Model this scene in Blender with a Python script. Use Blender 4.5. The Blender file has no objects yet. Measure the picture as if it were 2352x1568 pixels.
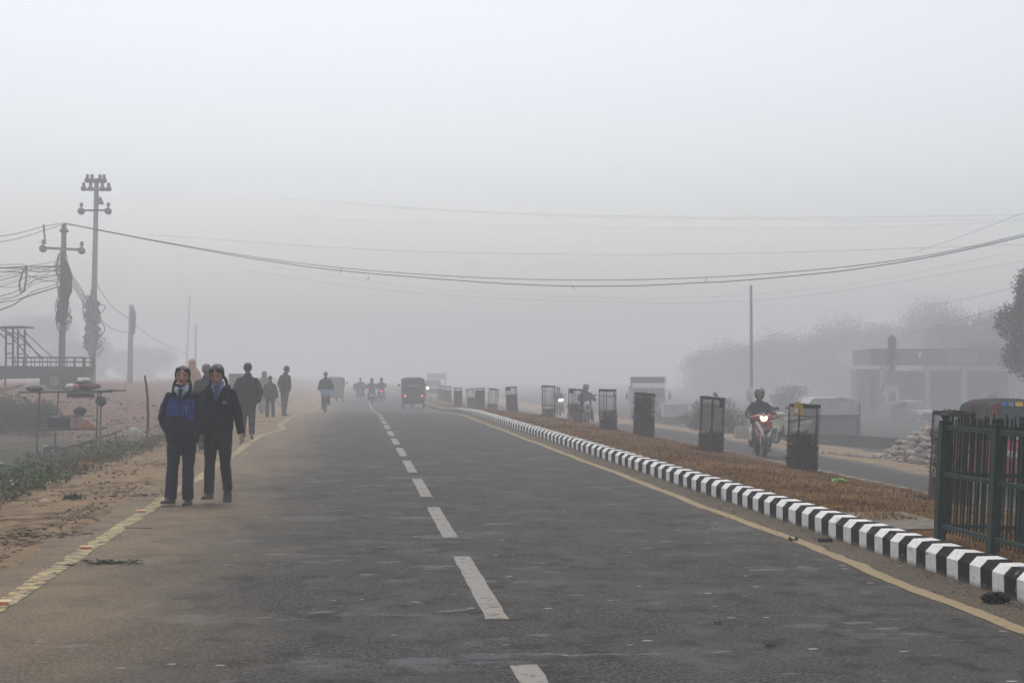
import bpy, bmesh, math, random
import numpy as np
from mathutils import Vector, Matrix, noise, Euler
R = math.radians
random.seed(7)
S = bpy.context.scene
COL = S.collection
# ------------------------------------------------------------------ camera, sky, sun, exposure
YAW, PITCH, CAMZ = math.atan(356 / 3400), math.atan(77 / 3400), 1.45
cd = bpy.data.cameras.new("camera")
cam = bpy.data.objects.new("camera", cd)
COL.objects.link(cam)
cam.location = (0, 0, CAMZ)
cam.rotation_euler = (R(90) + PITCH, 0, -YAW)
cd.sensor_width = 36
cd.lens = 3400 / 2352 * 36
cd.clip_end = 4000
S.camera = cam
SUN_EL, SUN_AZ = R(64), R(-6)
W = bpy.data.worlds.new("World")
S.world = W
W.use_nodes = True
nt = W.node_tree
bg = nt.nodes["Background"]
sky = nt.nodes.new("ShaderNodeTexSky")
sky.sky_type = 'NISHITA'
sky.sun_disc = False
sky.sun_elevation = SUN_EL
sky.sun_rotation = SUN_AZ
sky.dust_density = 4
sky.air_density = 1.0
hs = nt.nodes.new("ShaderNodeHueSaturation")       # an overcast sky is nearly white
hs.inputs["Saturation"].default_value = 0.4
nt.links.new(sky.outputs[0], hs.inputs["Color"])
nt.links.new(hs.outputs[0], bg.inputs[0])
bg.inputs[1].default_value = 0.13
sd = bpy.data.lights.new("sun", 'SUN')
sd.energy = 0.5
sd.angle = R(40)
sd.color = (1, 0.97, 0.93)
sun = bpy.data.objects.new("sun", sd)
sun.rotation_euler = (R(90) - SUN_EL, 0, math.pi - SUN_AZ)
COL.objects.link(sun)
S.view_settings.view_transform = 'Standard'
S.view_settings.look = 'None'
S.view_settings.gamma = 1
S.view_settings.exposure = 0.5
S.cycles.volume_bounces = 1
S.cycles.max_bounces = 6
S.cycles.transparent_max_bounces = 16
S.cycles.use_denoising = True

# ------------------------------------------------------------------ helpers
def sm(a, b, x):
    t = min(1, max(0, (x - a) / (b - a)))
    return t * t * (3 - 2 * t)

def lerp(a, b, t): return a + (b - a) * t

RP = [(4.2, 0), (4.36, .16), (4.9, .17), (6.5, 0), (8.3, -.3), (8.42, -.5), (11.4, -.5), (17, -1.1), (30, -1.5), (700, -1.5)]
def gz(X, Y):
    """height of the ground"""
    dip = -.42 * sm(50, 82, Y)
    if X < -2.6:
        lo = -.65 * sm(-4.2, -7.2, X) - .06 * sm(-2.7, -4.2, X)
        mound = lerp(0, .8, sm(-7, -16, X))
        z = lerp(lo, mound, sm(47, 64, Y) if X < -4 else sm(47, 64, Y) * 1)
        return z + dip * sm(-9, -4, X)
    if X <= 4.2:
        return dip
    for (a, za), (b, zb) in zip(RP, RP[1:]):
        if X <= b:
            return lerp(za, zb, (X - a) / (b - a)) + dip * (1 if X < 9 else 1 - .6 * sm(9, 20, X))
    return -1.5

CT, ST, CP, SP_ = math.cos(YAW), math.sin(YAW), math.cos(PITCH), math.sin(PITCH)
def atd(px, py, d):
    """a place at the distance d along the view axis, found from where it appears"""
    r, u = (px - 1176) / 3400, -(py - 784) / 3400
    f, z = CP - u * SP_, SP_ + u * CP
    return Vector(((r * CT + f * ST) * d, (-r * ST + f * CT) * d, CAMZ + z * d))

def at(px, py):
    """a place on the ground"""
    a, b = 3.0, 3.0
    while b < 400:
        p = atd(px, py, b)
        if p.z < gz(p.x, p.y): break
        a = b; b *= 1.03
    for _ in range(30):
        m = (a + b) / 2
        p = atd(px, py, m)
        if p.z < gz(p.x, p.y): b = m
        else: a = m
    p = atd(px, py, b)
    return Vector((p.x, p.y, gz(p.x, p.y)))

def gd(px, d):
    """a place on the ground at distance d along the view axis under the column px"""
    p = atd(px, 861, d)
    return Vector((p.x, p.y, gz(p.x, p.y)))

MATS = {}
def mat(name, col, rough=.8, var=.15, scale=6., bump=0., metal=0., col2=None, emit=0., spec=.3, stretch=(1, 1, 1), contrast=0, trans=0):
    if name in MATS: return MATS[name]
    m = bpy.data.materials.new(name); m.use_nodes = True
    n, l = m.node_tree.nodes, m.node_tree.links
    b = n["Principled BSDF"]
    b.inputs["Roughness"].default_value = rough
    b.inputs["Metallic"].default_value = metal
    b.inputs["Specular IOR Level"].default_value = spec
    tc = n.new("ShaderNodeTexCoord"); mp = n.new("ShaderNodeMapping")
    mp.inputs["Scale"].default_value = stretch
    l.new(tc.outputs["Object"], mp.inputs[0])
    nz = n.new("ShaderNodeTexNoise"); nz.inputs["Scale"].default_value = scale; nz.inputs["Detail"].default_value = 5
    nz.inputs["Roughness"].default_value = .62
    l.new(mp.outputs[0], nz.inputs["Vector"])
    cr = n.new("ShaderNodeValToRGB")
    c2 = col2 if col2 else tuple(min(1, c * (1 + var)) for c in col)
    c1 = col if col2 else tuple(c * (1 - var) for c in col)
    cr.color_ramp.elements[0].position = .35 + contrast
    cr.color_ramp.elements[1].position = .65 - contrast
    cr.color_ramp.elements[0].color = (*c1, 1); cr.color_ramp.elements[1].color = (*c2, 1)
    l.new(nz.outputs[0], cr.inputs[0]); l.new(cr.outputs[0], b.inputs["Base Color"])
    if bump:
        bp = n.new("ShaderNodeBump"); bp.inputs["Strength"].default_value = bump; bp.inputs["Distance"].default_value = .02
        l.new(nz.outputs[0], bp.inputs["Height"]); l.new(bp.outputs[0], b.inputs["Normal"])
    if emit:
        b.inputs["Emission Color"].default_value = (*col, 1); b.inputs["Emission Strength"].default_value = emit
    if trans:
        b.inputs["Transmission Weight"].default_value = trans
    MATS[name] = m
    return m

def link(name, me, parent=None, ms=None, smooth=False):
    o = bpy.data.objects.new(name, me); COL.objects.link(o)
    if parent: o.parent = parent
    if ms is not None:
        for m in (ms if isinstance(ms, (list, tuple)) else [ms]): me.materials.append(m)
    if smooth:
        me.polygons.foreach_set("use_smooth", [True] * len(me.polygons))
    return o

def obj(name, bm, ms, parent=None, smooth=False, bevel=0, autos=False):
    if bevel:
        es = [e for e in bm.edges if len(e.link_faces) == 2 and e.calc_face_angle(0) > .6]
        bmesh.ops.bevel(bm, geom=es, offset=bevel, segments=2, affect='EDGES', clamp_overlap=True)
    me = bpy.data.meshes.new(name)
    bmesh.ops.recalc_face_normals(bm, faces=bm.faces)
    bm.to_mesh(me); bm.free()
    o = link(name, me, parent, ms, smooth)
    if autos and smooth:
        me.set_sharp_from_angle(angle=R(40))
    return o

def tag(o, label, cat, group=None, kind=None):
    if label: o['label'] = label
    if cat: o['category'] = cat
    if group: o['group'] = group
    if kind: o['kind'] = kind
    return o

def thing(name, label, cat, loc=(0, 0, 0), rz=0, group=None, scale=1):
    o = bpy.data.objects.new(name, None); COL.objects.link(o)
    o.empty_display_size = .2
    o.location = loc; o.rotation_euler = (0, 0, rz); o.scale = (scale,) * 3
    return tag(o, label, cat, group)

def struct(name, bm, ms, parent=None, **k):
    o = obj(name, bm, ms, parent, **k)
    if not parent: o['kind'] = 'structure'
    return o

def kids(o): return [c for c in COL.objects if c.parent == o]
def dup(root, loc=None, rz=None, label=None, scale=None):
    r = root.copy(); COL.objects.link(r)
    if loc is not None: r.location = loc
    if rz is not None: r.rotation_euler = rz if hasattr(rz, '__len__') else (0, 0, rz)
    if label: r['label'] = label
    if scale: r.scale = scale if hasattr(scale, '__len__') else (scale,) * 3
    for ch in kids(root):
        c = ch.copy(); COL.objects.link(c); c.parent = r
        for g in kids(ch):
            d = g.copy(); COL.objects.link(d); d.parent = c
    return r

def NB(): return bmesh.new()

def box(bm, c, s, rot=None, mi=0, taper=None):
    """box by centre and size; taper = scale of the top in x, y"""
    vs = []
    for z in (-.5, .5):
        for x, y in ((-.5, -.5), (.5, -.5), (.5, .5), (-.5, .5)):
            t = taper if (taper and z > 0) else (1, 1)
            v = Vector((x * s[0] * t[0], y * s[1] * t[1], z * s[2]))
            if rot: v = rot @ v
            vs.append(bm.verts.new(v + Vector(c)))
    for f in ((3, 2, 1, 0), (4, 5, 6, 7), (0, 1, 5, 4), (1, 2, 6, 5), (2, 3, 7, 6), (3, 0, 4, 7)):
        fc = bm.faces.new([vs[i] for i in f]); fc.material_index = mi

def frame_of(d):
    d = d.normalized()
    a = Vector((0, 0, 1)) if abs(d.z) < .95 else Vector((0, 1, 0))
    x = a.cross(d).normalized()
    return x, d.cross(x).normalized()

def tube(bm, pts, rad, seg=8, mi=0, caps=True, flat=None):
    pts = [Vector(p) for p in pts]
    if not hasattr(rad, '__len__'): rad = [rad] * len(pts)
    rings = []
    px = None
    for i, p in enumerate(pts):
        d = (pts[min(i + 1, len(pts) - 1)] - pts[max(i - 1, 0)])
        if d.length < 1e-9: d = Vector((0, 0, 1))
        x, y = frame_of(d)
        if px is not None:
            x = (px - d.normalized() * px.dot(d.normalized()))
            x = x.normalized() if x.length > 1e-6 else frame_of(d)[0]
            y = d.normalized().cross(x)
        px = x
        rx = ry = rad[i]
        if hasattr(rad[i], '__len__'): rx, ry = rad[i]
        rings.append([bm.verts.new(p + x * (math.cos(2 * math.pi * k / seg) * rx) + y * (math.sin(2 * math.pi * k / seg) * ry)) for k in range(seg)])
    for a, b in zip(rings, rings[1:]):
        for k in range(seg):
            f = bm.faces.new((a[k], a[(k + 1) % seg], b[(k + 1) % seg], b[k])); f.material_index = mi
    if caps and seg > 2:
        bm.faces.new(rings[0][::-1]).material_index = mi; bm.faces.new(rings[-1]).material_index = mi

def loft(bm, rings, seg=16, mi=0, caps=True, M=None, power=2.):
    """rings: (cx, cy, z, rx, ry) horizontal (super)ellipses"""
    R_ = []
    for cx, cy, z, rx, ry in rings:
        r = []
        for k in range(seg):
            a = 2 * math.pi * k / seg
            c, s = math.cos(a), math.sin(a)
            c = math.copysign(abs(c) ** (2 / power), c); s = math.copysign(abs(s) ** (2 / power), s)
            v = Vector((cx + rx * c, cy + ry * s, z))
            if M: v = M @ v
            r.append(bm.verts.new(v))
        R_.append(r)
    for a, b in zip(R_, R_[1:]):
        for k in range(seg):
            bm.faces.new((a[k], a[(k + 1) % seg], b[(k + 1) % seg], b[k])).material_index = mi
    if caps:
        bm.faces.new(R_[0][::-1]).material_index = mi; bm.faces.new(R_[-1]).material_index = mi

def sections(bm, secs, mi=0, caps=True):
    """loft through lists of points with equal counts (closed outlines)"""
    R_ = [[bm.verts.new(Vector(p)) for p in s] for s in secs]
    n = len(R_[0])
    for a, b in zip(R_, R_[1:]):
        for k in range(n):
            bm.faces.new((a[k], a[(k + 1) % n], b[(k + 1) % n], b[k])).material_index = mi
    if caps:
        bm.faces.new(R_[0][::-1]).material_index = mi; bm.faces.new(R_[-1]).material_index = mi

def ell(bm, c, r, M=None, seg=14, rings=9, mi=0):
    c = Vector(c)
    vs = []
    for i in range(1, rings):
        t = math.pi * i / rings
        row = []
        for k in range(seg):
            p = 2 * math.pi * k / seg
            v = Vector((r[0] * math.sin(t) * math.cos(p), r[1] * math.sin(t) * math.sin(p), r[2] * math.cos(t)))
            if M: v = M @ v
            row.append(bm.verts.new(c + v))
        vs.append(row)
    tp = Vector((0, 0, r[2])); 
    if M: tp = M @ tp
    a, b = bm.verts.new(c + tp), bm.verts.new(c - tp)
    for k in range(seg):
        bm.faces.new((a, vs[0][k], vs[0][(k + 1) % seg])).material_index = mi
        bm.faces.new((b, vs[-1][(k + 1) % seg], vs[-1][k])).material_index = mi
    for u, w in zip(vs, vs[1:]):
        for k in range(seg):
            bm.faces.new((u[k], w[k], w[(k + 1) % seg], u[(k + 1) % seg])).material_index = mi

def torus(bm, c, Rr, r, axis='x', seg=28, sub=10, mi=0, rw=None):
    rows = []
    for i in range(seg):
        a = 2 * math.pi * i / seg
        row = []
        for k in range(sub):
            b = 2 * math.pi * k / sub
            rad = Rr + r * math.cos(b); w = (rw or r) * math.sin(b)
            v = {'x': (w, rad * math.cos(a), rad * math.sin(a)), 'y': (rad * math.cos(a), w, rad * math.sin(a)), 'z': (rad * math.cos(a), rad * math.sin(a), w)}[axis]
            row.append(bm.verts.new(Vector(c) + Vector(v)))
        rows.append(row)
    for i in range(seg):
        u, w = rows[i], rows[(i + 1) % seg]
        for k in range(sub):
            bm.faces.new((u[k], w[k], w[(k + 1) % sub], u[(k + 1) % sub])).material_index = mi

def disc(bm, c, r, w, axis='x', seg=20, mi=0):
    d = {'x': Vector((w / 2, 0, 0)), 'y': Vector((0, w / 2, 0)), 'z': Vector((0, 0, w / 2))}[axis]
    c = Vector(c)
    tube(bm, [c - d, c + d], r, seg, mi)

def prism(bm, pts, h0, h1, axis='x', mi=0):
    """outline in the two other axes, pushed along axis from h0 to h1"""
    f = {'x': lambda a, b, h: (h, a, b), 'y': lambda a, b, h: (a, h, b), 'z': lambda a, b, h: (a, b, h)}[axis]
    sections(bm, [[f(a, b, h0) for a, b in pts], [f(a, b, h1) for a, b in pts]], mi)

def bake(bm, voxel, smooth=4, disp=0., dscale=8.):
    me = bpy.data.meshes.new("tmp"); bm.to_mesh(me); bm.free()
    o = bpy.data.objects.new("tmp", me); COL.objects.link(o)
    m = o.modifiers.new("r", 'REMESH'); m.mode = 'VOXEL'; m.voxel_size = voxel
    if smooth:
        s = o.modifiers.new("s", 'SMOOTH'); s.factor = .5; s.iterations = smooth
    dg = bpy.context.evaluated_depsgraph_get()
    me2 = bpy.data.meshes.new_from_object(o.evaluated_get(dg))
    bpy.data.objects.remove(o); bpy.data.meshes.remove(me)
    if disp:
        for v in me2.vertices:
            p = v.co * dscale
            v.co += v.normal * disp * noise.fractal(Vector((p.x, p.y, p.z * .7)), 1, 2, 3)
    me2.materials.clear()
    return me2

def np_mesh(name, V, F, ms, parent=None, smooth=False):
    """mesh from numpy: V n x 3, F m x k"""
    me = bpy.data.meshes.new(name)
    V = np.asarray(V, np.float32); F = np.asarray(F, np.int32); k = F.shape[1]
    me.vertices.add(len(V)); me.vertices.foreach_set("co", V.ravel())
    me.loops.add(F.size); me.loops.foreach_set("vertex_index", F.ravel())
    me.polygons.add(len(F)); me.polygons.foreach_set("loop_start", np.arange(0, F.size, k, dtype=np.int32))
    me.update(calc_edges=True); me.validate()
    return link(name, me, parent, ms, smooth)
# ------------------------------------------------------------------ ground, roads, kerbs
def nodes_of(m): return m.node_tree.nodes, m.node_tree.links

def surf_mat(name, build):
    m = bpy.data.materials.new(name); m.use_nodes = True
    n, l = nodes_of(m); b = n["Principled BSDF"]; b.inputs["Roughness"].default_value = .9; b.inputs["Specular IOR Level"].default_value = .04
    tc = n.new("ShaderNodeTexCoord"); sep = n.new("ShaderNodeSeparateXYZ"); l.new(tc.outputs["Object"], sep.inputs[0])
    def N(scale, det=4, st=(1, 1, 1), off=(0, 0, 0), rough=.6):
        mp = n.new("ShaderNodeMapping"); mp.inputs["Scale"].default_value = st; mp.inputs["Location"].default_value = off
        l.new(tc.outputs["Object"], mp.inputs[0])
        t = n.new("ShaderNodeTexNoise"); t.inputs["Scale"].default_value = scale; t.inputs["Detail"].default_value = det; t.inputs["Roughness"].default_value = rough
        l.new(mp.outputs[0], t.inputs["Vector"]); return t.outputs[0]
    def V(scale, st=(1, 1, 1)):
        mp = n.new("ShaderNodeMapping"); mp.inputs["Scale"].default_value = st; l.new(tc.outputs["Object"], mp.inputs[0])
        t = n.new("ShaderNodeTexVoronoi"); t.inputs["Scale"].default_value = scale; l.new(mp.outputs[0], t.inputs["Vector"]); return t.outputs["Distance"]
    def Mth(op, a, b_=0., c=None):
        t = n.new("ShaderNodeMath"); t.operation = op
        for i, q in enumerate((a, b_, c)):
            if q is None: continue
            if hasattr(q, 'links') or hasattr(q, 'is_output'): l.new(q, t.inputs[i])
            else: t.inputs[i].default_value = q
        return t.outputs[0]
    def Ramp(v, a, b_, lo=0., hi=1.):
        t = n.new("ShaderNodeMapRange"); t.interpolation_type = 'SMOOTHSTEP'
        l.new(v, t.inputs[0])
        for i, q in zip((1, 2, 3, 4), (a, b_, lo, hi)): t.inputs[i].default_value = q
        return t.outputs[0]
    def Mix(f, a, b_):
        t = n.new("ShaderNodeMix"); t.data_type = 'RGBA'
        if hasattr(f, 'is_output'): l.new(f, t.inputs[0])
        else: t.inputs[0].default_value = f
        for i, q in ((6, a), (7, b_)):
            if hasattr(q, 'is_output'): l.new(q, t.inputs[i])
            else: t.inputs[i].default_value = (*q, 1)
        return t.outputs[2]
    def Bump(h, s, d=.01):
        t = n.new("ShaderNodeBump"); t.inputs["Strength"].default_value = s; t.inputs["Distance"].default_value = d
        l.new(h, t.inputs["Height"]); l.new(t.outputs[0], b.inputs["Normal"])
    globals()["SEPZ"] = [sep.outputs[2]]
    col, rough = build(sep.outputs[0], sep.outputs[1], N, V, Mth, Ramp, Mix, Bump)
    l.new(col, b.inputs["Base Color"])
    if rough is not None: l.new(rough, b.inputs["Roughness"])
    return m

DUST = (.2, .155, .105)
def asphalt(x, y, N, V, M, Rp, Mix, Bump):
    fine = N(48, 4, rough=.75); big = N(.55, 5); mid = N(3.5, 5)
    c = Mix(Rp(fine, .36, .64), (.026, .0255, .0245), (.122, .119, .113))
    c = Mix(Rp(big, .40, .62, 0, .55), c, (.085, .081, .075))
    c = Mix(Rp(mid, .50, .64, 0, .6), c, (.030, .030, .029))
    c = Mix(Rp(N(1.3, 6, off=(7, 3, 0), rough=.7), .50, .66, 0, .5), c, (.135, .131, .124))
    # worn pale smears that lie across the lanes
    st = N(.9, 6, (.75, 1.15, 1), rough=.68); c = Mix(Rp(st, .58, .63, 0, .5), c, (.165, .172, .18))
    st2 = N(1.7, 5, (.7, 1.5, 1), (3, 7, 0), .66); c = Mix(Rp(st2, .62, .65, 0, .6), c, (.20, .203, .207))
    # pale chips
    chip = V(2.6, (1, 2.2, 1)); sel = N(1.6, 1, off=(9, 2, 0)); c = Mix(M('MULTIPLY', Rp(chip, .085, .06), Rp(sel, .44, .52)), c, (.45, .43, .40))
    chip2 = V(9, (1, 1.6, 1)); sel2 = N(5, 1, off=(1, 12, 0)); c = Mix(M('MULTIPLY', Rp(chip2, .10, .05), Rp(sel2, .54, .6)), c, (.26, .25, .23))
    pits = V(22); c = Mix(Rp(pits, .2, .1, 0, .65), c, (.012, .012, .012))
    # dust blown from the verge and along the kerb
    wob = M('MULTIPLY_ADD', N(.35, 5), 2.2, -1.1)
    xl = M('ADD', x, wob)
    c = Mix(M('MULTIPLY', Rp(xl, -.2, -2.3, 0, .95), Rp(N(2.2, 6), .25, .62, .45, 1)), c, Mix(Rp(fine, .3, .7), (.15, .112, .074), (.30, .235, .16)))
    kd = Mix(Rp(fine, .36, .62), (.055, .042, .03), (.185, .148, .105))
    c = Mix(M('MULTIPLY', Rp(M('ADD', x, M('MULTIPLY_ADD', N(.8, 4), .5, -.25)), 3.55, 3.95), Rp(N(6, 5), .3, .55, .35, 1)), c, kd)
    dustn = N(.22, 5, off=(4, 1, 0)); c = Mix(Rp(dustn, .50, .74, 0, .22), c, (.125, .108, .085))
    Bump(M('ADD', M('MULTIPLY', fine, 1.4), M('MULTIPLY', mid, .8)), .8, .014)
    return c, None

def far_asphalt(x, y, N, V, M, Rp, Mix, Bump):
    fine = N(60, 3); c = Mix(Rp(fine, .3, .7), (.045, .046, .048), (.078, .078, .079))
    st = N(1., 4, (2.5, .3, 1)); c = Mix(Rp(st, .58, .72, 0, .5), c, (.132, .129, .126))
    c = Mix(Rp(M('ADD', x, M('MULTIPLY_ADD', N(.5, 5), 1.6, -.8)), 10.7, 11.5), c, (.216, .171, .120))
    c = Mix(Rp(M('ADD', x, M('MULTIPLY_ADD', N(.9, 4), .5, -.25)), 8.75, 8.55), c, (.150, .126, .096))
    Bump(fine, .3)
    return c, None

def dirt(x, y, N, V, M, Rp, Mix, Bump):
    fine = N(24, 6, rough=.75); mid = N(3.0, 6, rough=.65); big = N(.45, 4)
    a = Mix(Rp(mid, .36, .62), (.075, .048, .027), (.30, .215, .128))
    a = Mix(Rp(big, .4, .62, 0, .6), a, (.33, .235, .14))
    a = Mix(Rp(fine, .54, .70, 0, .75), a, (.05, .034, .022))
    clod = V(7, (1, 1.6, 1)); a = Mix(Rp(clod, .22, .06, 0, .6), a, (.33, .26, .18))
    peb = V(19, (1, 1.4, 1)); a = Mix(Rp(peb, .16, .07, 0, .5), a, (.42, .35, .26))
    # the low ground beyond the verge: dark weedy earth, redder on the bank
    low = Mix(Rp(mid, .35, .65), (.045, .042, .03), (.105, .09, .062))
    bank = Mix(Rp(mid, .38, .62), (.12, .072, .052), (.215, .135, .10))
    low = Mix(Rp(M('ADD', y, M('MULTIPLY_ADD', big, 8, -4)), 47, 56), low, bank)
    a = Mix(Rp(M('ADD', x, M('MULTIPLY_ADD', big, 1.4, -.7)), -4.0, -4.8), a, low)
    # across the second carriageway: sandy earth, then a dark yard
    sand = Mix(Rp(mid, .35, .65), (.20, .142, .088), (.31, .228, .148))
    yard = Mix(Rp(mid, .3, .7), (.028, .028, .029), (.052, .051, .05))
    sand = Mix(Rp(M('ADD', x, M('MULTIPLY_ADD', big, 2.4, -1.2)), 16.2, 17.4), sand, yard)
    a = Mix(Rp(x, 10, 10.6), a, sand)
    # earth under the dry grass of the median
    med = Mix(Rp(mid, .35, .65), (.085, .038, .009), (.19, .098, .026))
    med = Mix(Rp(fine, .5, .7, 0, .7), med, (.03, .017, .008))
    isl = M('MULTIPLY', Rp(x, 4.28, 4.4), Rp(x, 8.6, 8.4)); a = Mix(isl, a, med)
    Bump(M('ADD', M('MULTIPLY', fine, .5), mid), 1, .06)
    return a, None

M_DIRT, M_ASPH, M_FAR = surf_mat("dirt", dirt), surf_mat("asphalt", asphalt), surf_mat("asphalt_second", far_asphalt)

def sheet(name, xs, ys, zf, m, smooth=True):
    V = [(x, y, zf(x, y)) for y in ys for x in xs]
    nx = len(xs); F = [(j * nx + i, j * nx + i + 1, (j + 1) * nx + i + 1, (j + 1) * nx + i) for j in range(len(ys) - 1) for i in range(nx - 1)]
    o = np_mesh(name, V, F, m, None, smooth); o['kind'] = 'structure'; return o

def spread(stops):
    """[(start, step), ..., (end, None)] -> coordinates"""
    out = []
    for (a, s), (b, _) in zip(stops, stops[1:]):
        k = max(1, round((b - a) / s)); out += [a + (b - a) * i / k for i in range(k)]
    return out + [stops[-1][0]]

def ground_z(X, Y):
    z = gz(X, Y)
    if -2.62 < X < 4.3: return gz(min(X,4.2),Y) - .03
    if 8.41 < X < 11.2: return z - .03
    if abs(Y) < 120 and -40 < X < 45:
        n = noise.fractal(Vector((X * 1.1, Y * 1.1, 0)), 1, 2, 4)
        amp = .035 * sm(-2.75, -3.4, X) + .03 * sm(11.5, 13, X) + (.02 if 4.5 < X < 8.2 else 0)
        if X < -6: amp += .13 * sm(-6, -11, X)
        z += n * amp
        if -4.3 < X < -2.9 and Y < 30:                       # loose turned earth beside the road
            z += .035 * max(0, noise.fractal(Vector((X * 4, Y * 4, 3)), 1, 2, 3))
    return z
gx = spread([(-580, 90), (-40, 4), (-20, .8), (-8, .25), (-4.6, .07), (-2.6, 1.7), (4.2, .09), (4.29, .03), (4.35, .1), (4.45, .3), (8.2, .04), (8.46, 1.4), (11.2, .3), (18, 1), (45, 10), (90, 80), (580, None)])
gy = spread([(-280, 40), (0, 2), (6, .1), (24, .25), (60, 1), (120, 10), (200, 80), (850, None)])
ground = sheet("ground", gx, gy, ground_z, M_DIRT)
tag(ground, None, None)

def wob(y, s=0., a=1.):
    return a * noise.fractal(Vector((s, y * .35, 0)), 1, 2, 4)
ry = spread([(-60, 10), (0, 1), (5, .15), (30, .4), (60, 1), (120, 10), (320, None)])
def strip(name, f0, f1, z, m, ys, n=2):
    V = []; F = []
    for j, y in enumerate(ys):
        a, b = f0(y), f1(y)
        for i in range(n):
            x = lerp(a, b, i / (n - 1)); V.append((x, y, z(x, y)))
    for j in range(len(ys) - 1):
        for i in range(n - 1): F.append((j * n + i, j * n + i + 1, (j + 1) * n + i + 1, (j + 1) * n + i))
    return np_mesh(name, V, F, m)
road = strip("road", lambda y: -2.62 + .16 * wob(y, 2) + .05 * wob(y * 6, 5), lambda y: 4.22, lambda x, y: gz(min(max(x, -2.5), 4.2), y) + .004, M_ASPH, ry, 12)
road['kind'] = 'structure'
road2 = strip("second_road", lambda y: 8.44, lambda y: 11.4 + .3 * wob(y, 8), lambda x, y: gz(x, y) + .004, M_FAR, ry, 8)
road2['kind'] = 'structure'

def paint(name, col, wear=.5, dust=(.3, .25, .19)):
    def b(x, y, N, V, M, Rp, Mix, Bump):
        f = N(40, 4); g = N(5, 5, (1, .6, 1)); cr = N(9, 5, (1, 2.2, 1), (2, 3, 0))
        c = Mix(Rp(g, .35, .65, 0, .55), col, dust)
        c = Mix(Rp(cr, wear, wear + .05), c, (.105, .1, .092))
        c = Mix(Rp(f, .55, .75, 0, .5), c, (.14, .13, .115))
        Bump(f, .3); return c, None
    return surf_mat(name, b)
M_WL, M_YL, M_YR = paint("lane_paint", (.27, .265, .255), .56), paint("yellow_line_paint", (.44, .35, .18), .50, (.30, .245, .165)), paint("dusty_line_paint", (.29, .225, .13), .60, (.3, .24, .16))
for k in range(28):
    y0 = 4.32 + 4.43 * k
    ys = spread([(y0, .25), (y0 + 3.05, None)])
    w = .068
    o = strip("lane_dash", lambda y: .83 - w + .012 * wob(y * 9, k), lambda y: .83 + w + .012 * wob(y * 9, k + 40), lambda x, y: gz(.8, y) + .008, M_WL, ys)
    o.parent = road
def ly(y): return -2.23 + .05 * wob(y, 1) + .28 * math.exp(-((y - 40) / 2.2) ** 2) - .07 * math.exp(-((y - 33) / 3) ** 2)
lys = spread([(0, .06), (30, .2), (60, .5), (110, None)])
o = strip("edge_line", lambda y: ly(y) - .075 + .025 * wob(y * 14, 3), lambda y: ly(y) + .075 + .03 * wob(y * 14, 9), lambda x, y: gz(-2.2, y) + .008, M_YL, lys); o.parent = road
def lr(y): return 3.80 - .05 * sm(12, 8, y) + .05 * wob(y, 21)
o = strip("edge_line", lambda y: lr(y) - .06 + .02 * wob(y * 10, 31), lambda y: lr(y) + .06 + .02 * wob(y * 10, 39), lambda x, y: gz(3.8, y) + .008, M_YR, lys); o.parent = road

# the kerb: one run of concrete, painted by hand in white and black bands
def kerb_paint(c0, c1, k):
    def b(x, y, N, V, M, Rp, Mix, Bump):
        f = N(24, 5, rough=.7); g = N(3.2, 5); c = Mix(Rp(f, .3, .7), c0, c1)
        c = Mix(Rp(g, .60, .70, 0, k), c, (.30, .27, .22) if k > .3 else (.09, .085, .078))   # rubbed and scuffed
        c = Mix(Rp(N(9, 6, off=(4, 4, 4)), .64, .67, 0, .8), c, (.20, .19, .17))              # chipped to the concrete
        zz = M('ADD', SEPZ[0], M('MULTIPLY_ADD', N(7, 5), .07, -.035))
        c = Mix(Rp(zz, .05, -.005, 0, .85), c, (.15, .12, .085))                                  # splashed earth along the foot
        Bump(f, .35, .01); return c, None
    return b
SEPZ = [None]
M_KW = surf_mat("kerb_white", kerb_paint((.64, .63, .60), (.80, .79, .77), .38)); M_KB = surf_mat("kerb_black", kerb_paint((.009, .009, .0095), (.022, .022, .023), .25))
def kerb(name, xf, flip, ys_end, h, zf, paint_all=False):
    bm = NB(); rng = random.Random(5)
    prof = [(0, -.03), (0, h - .055), (.055, h), (.20, h), (.22, -.03)]
    y = 3.0; prev = None; k = 0
    while y < ys_end:
        p = (.37 if y < 11 else lerp(.37, .62, min(1, (y - 11) / 13))) if y < 60 else 1.3
        yn = y + p / 2 * rng.uniform(.93, 1.07)
        sub = [y] if prev is None else []
        sub += [yn]
        for yy in sub:
            x0 = xf(yy); z0 = zf(yy)
            j = [.006 * noise.noise(Vector((yy * 1.7, i * 3., 1))) for i in range(5)]
            ring = [bm.verts.new((x0 + (a * flip) + j[i], yy, z0 + b + j[4 - i])) for i, (a, b) in enumerate(prof)]
            if prev is not None:
                for i in range(4):
                    f = bm.faces.new((prev[i], prev[i + 1], ring[i + 1], ring[i])); f.material_index = (k % 2) if not paint_all else 0
            prev = ring
        k += 1; y = yn
    return struct(name, bm, [M_KW, M_KB])
kerb_near = kerb("kerb", lambda y: 4.2 + .015 * wob(y, 70), 1, 130, .2, lambda y: gz(4.2, y))
kerb_far = kerb("kerb", lambda y: 8.45 + .02 * wob(y, 80), -1, 130, .23, lambda y: gz(8.45, y))
# concrete strip behind the kerb by the fence
bm = NB(); box(bm, (4.75, 12.6, .15), (.6, 1.5, .06)); struct("concrete_slab", bm, mat("old_concrete", (.13, .11, .085), .9, .35, 9, .4), bevel=.01)
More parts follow.
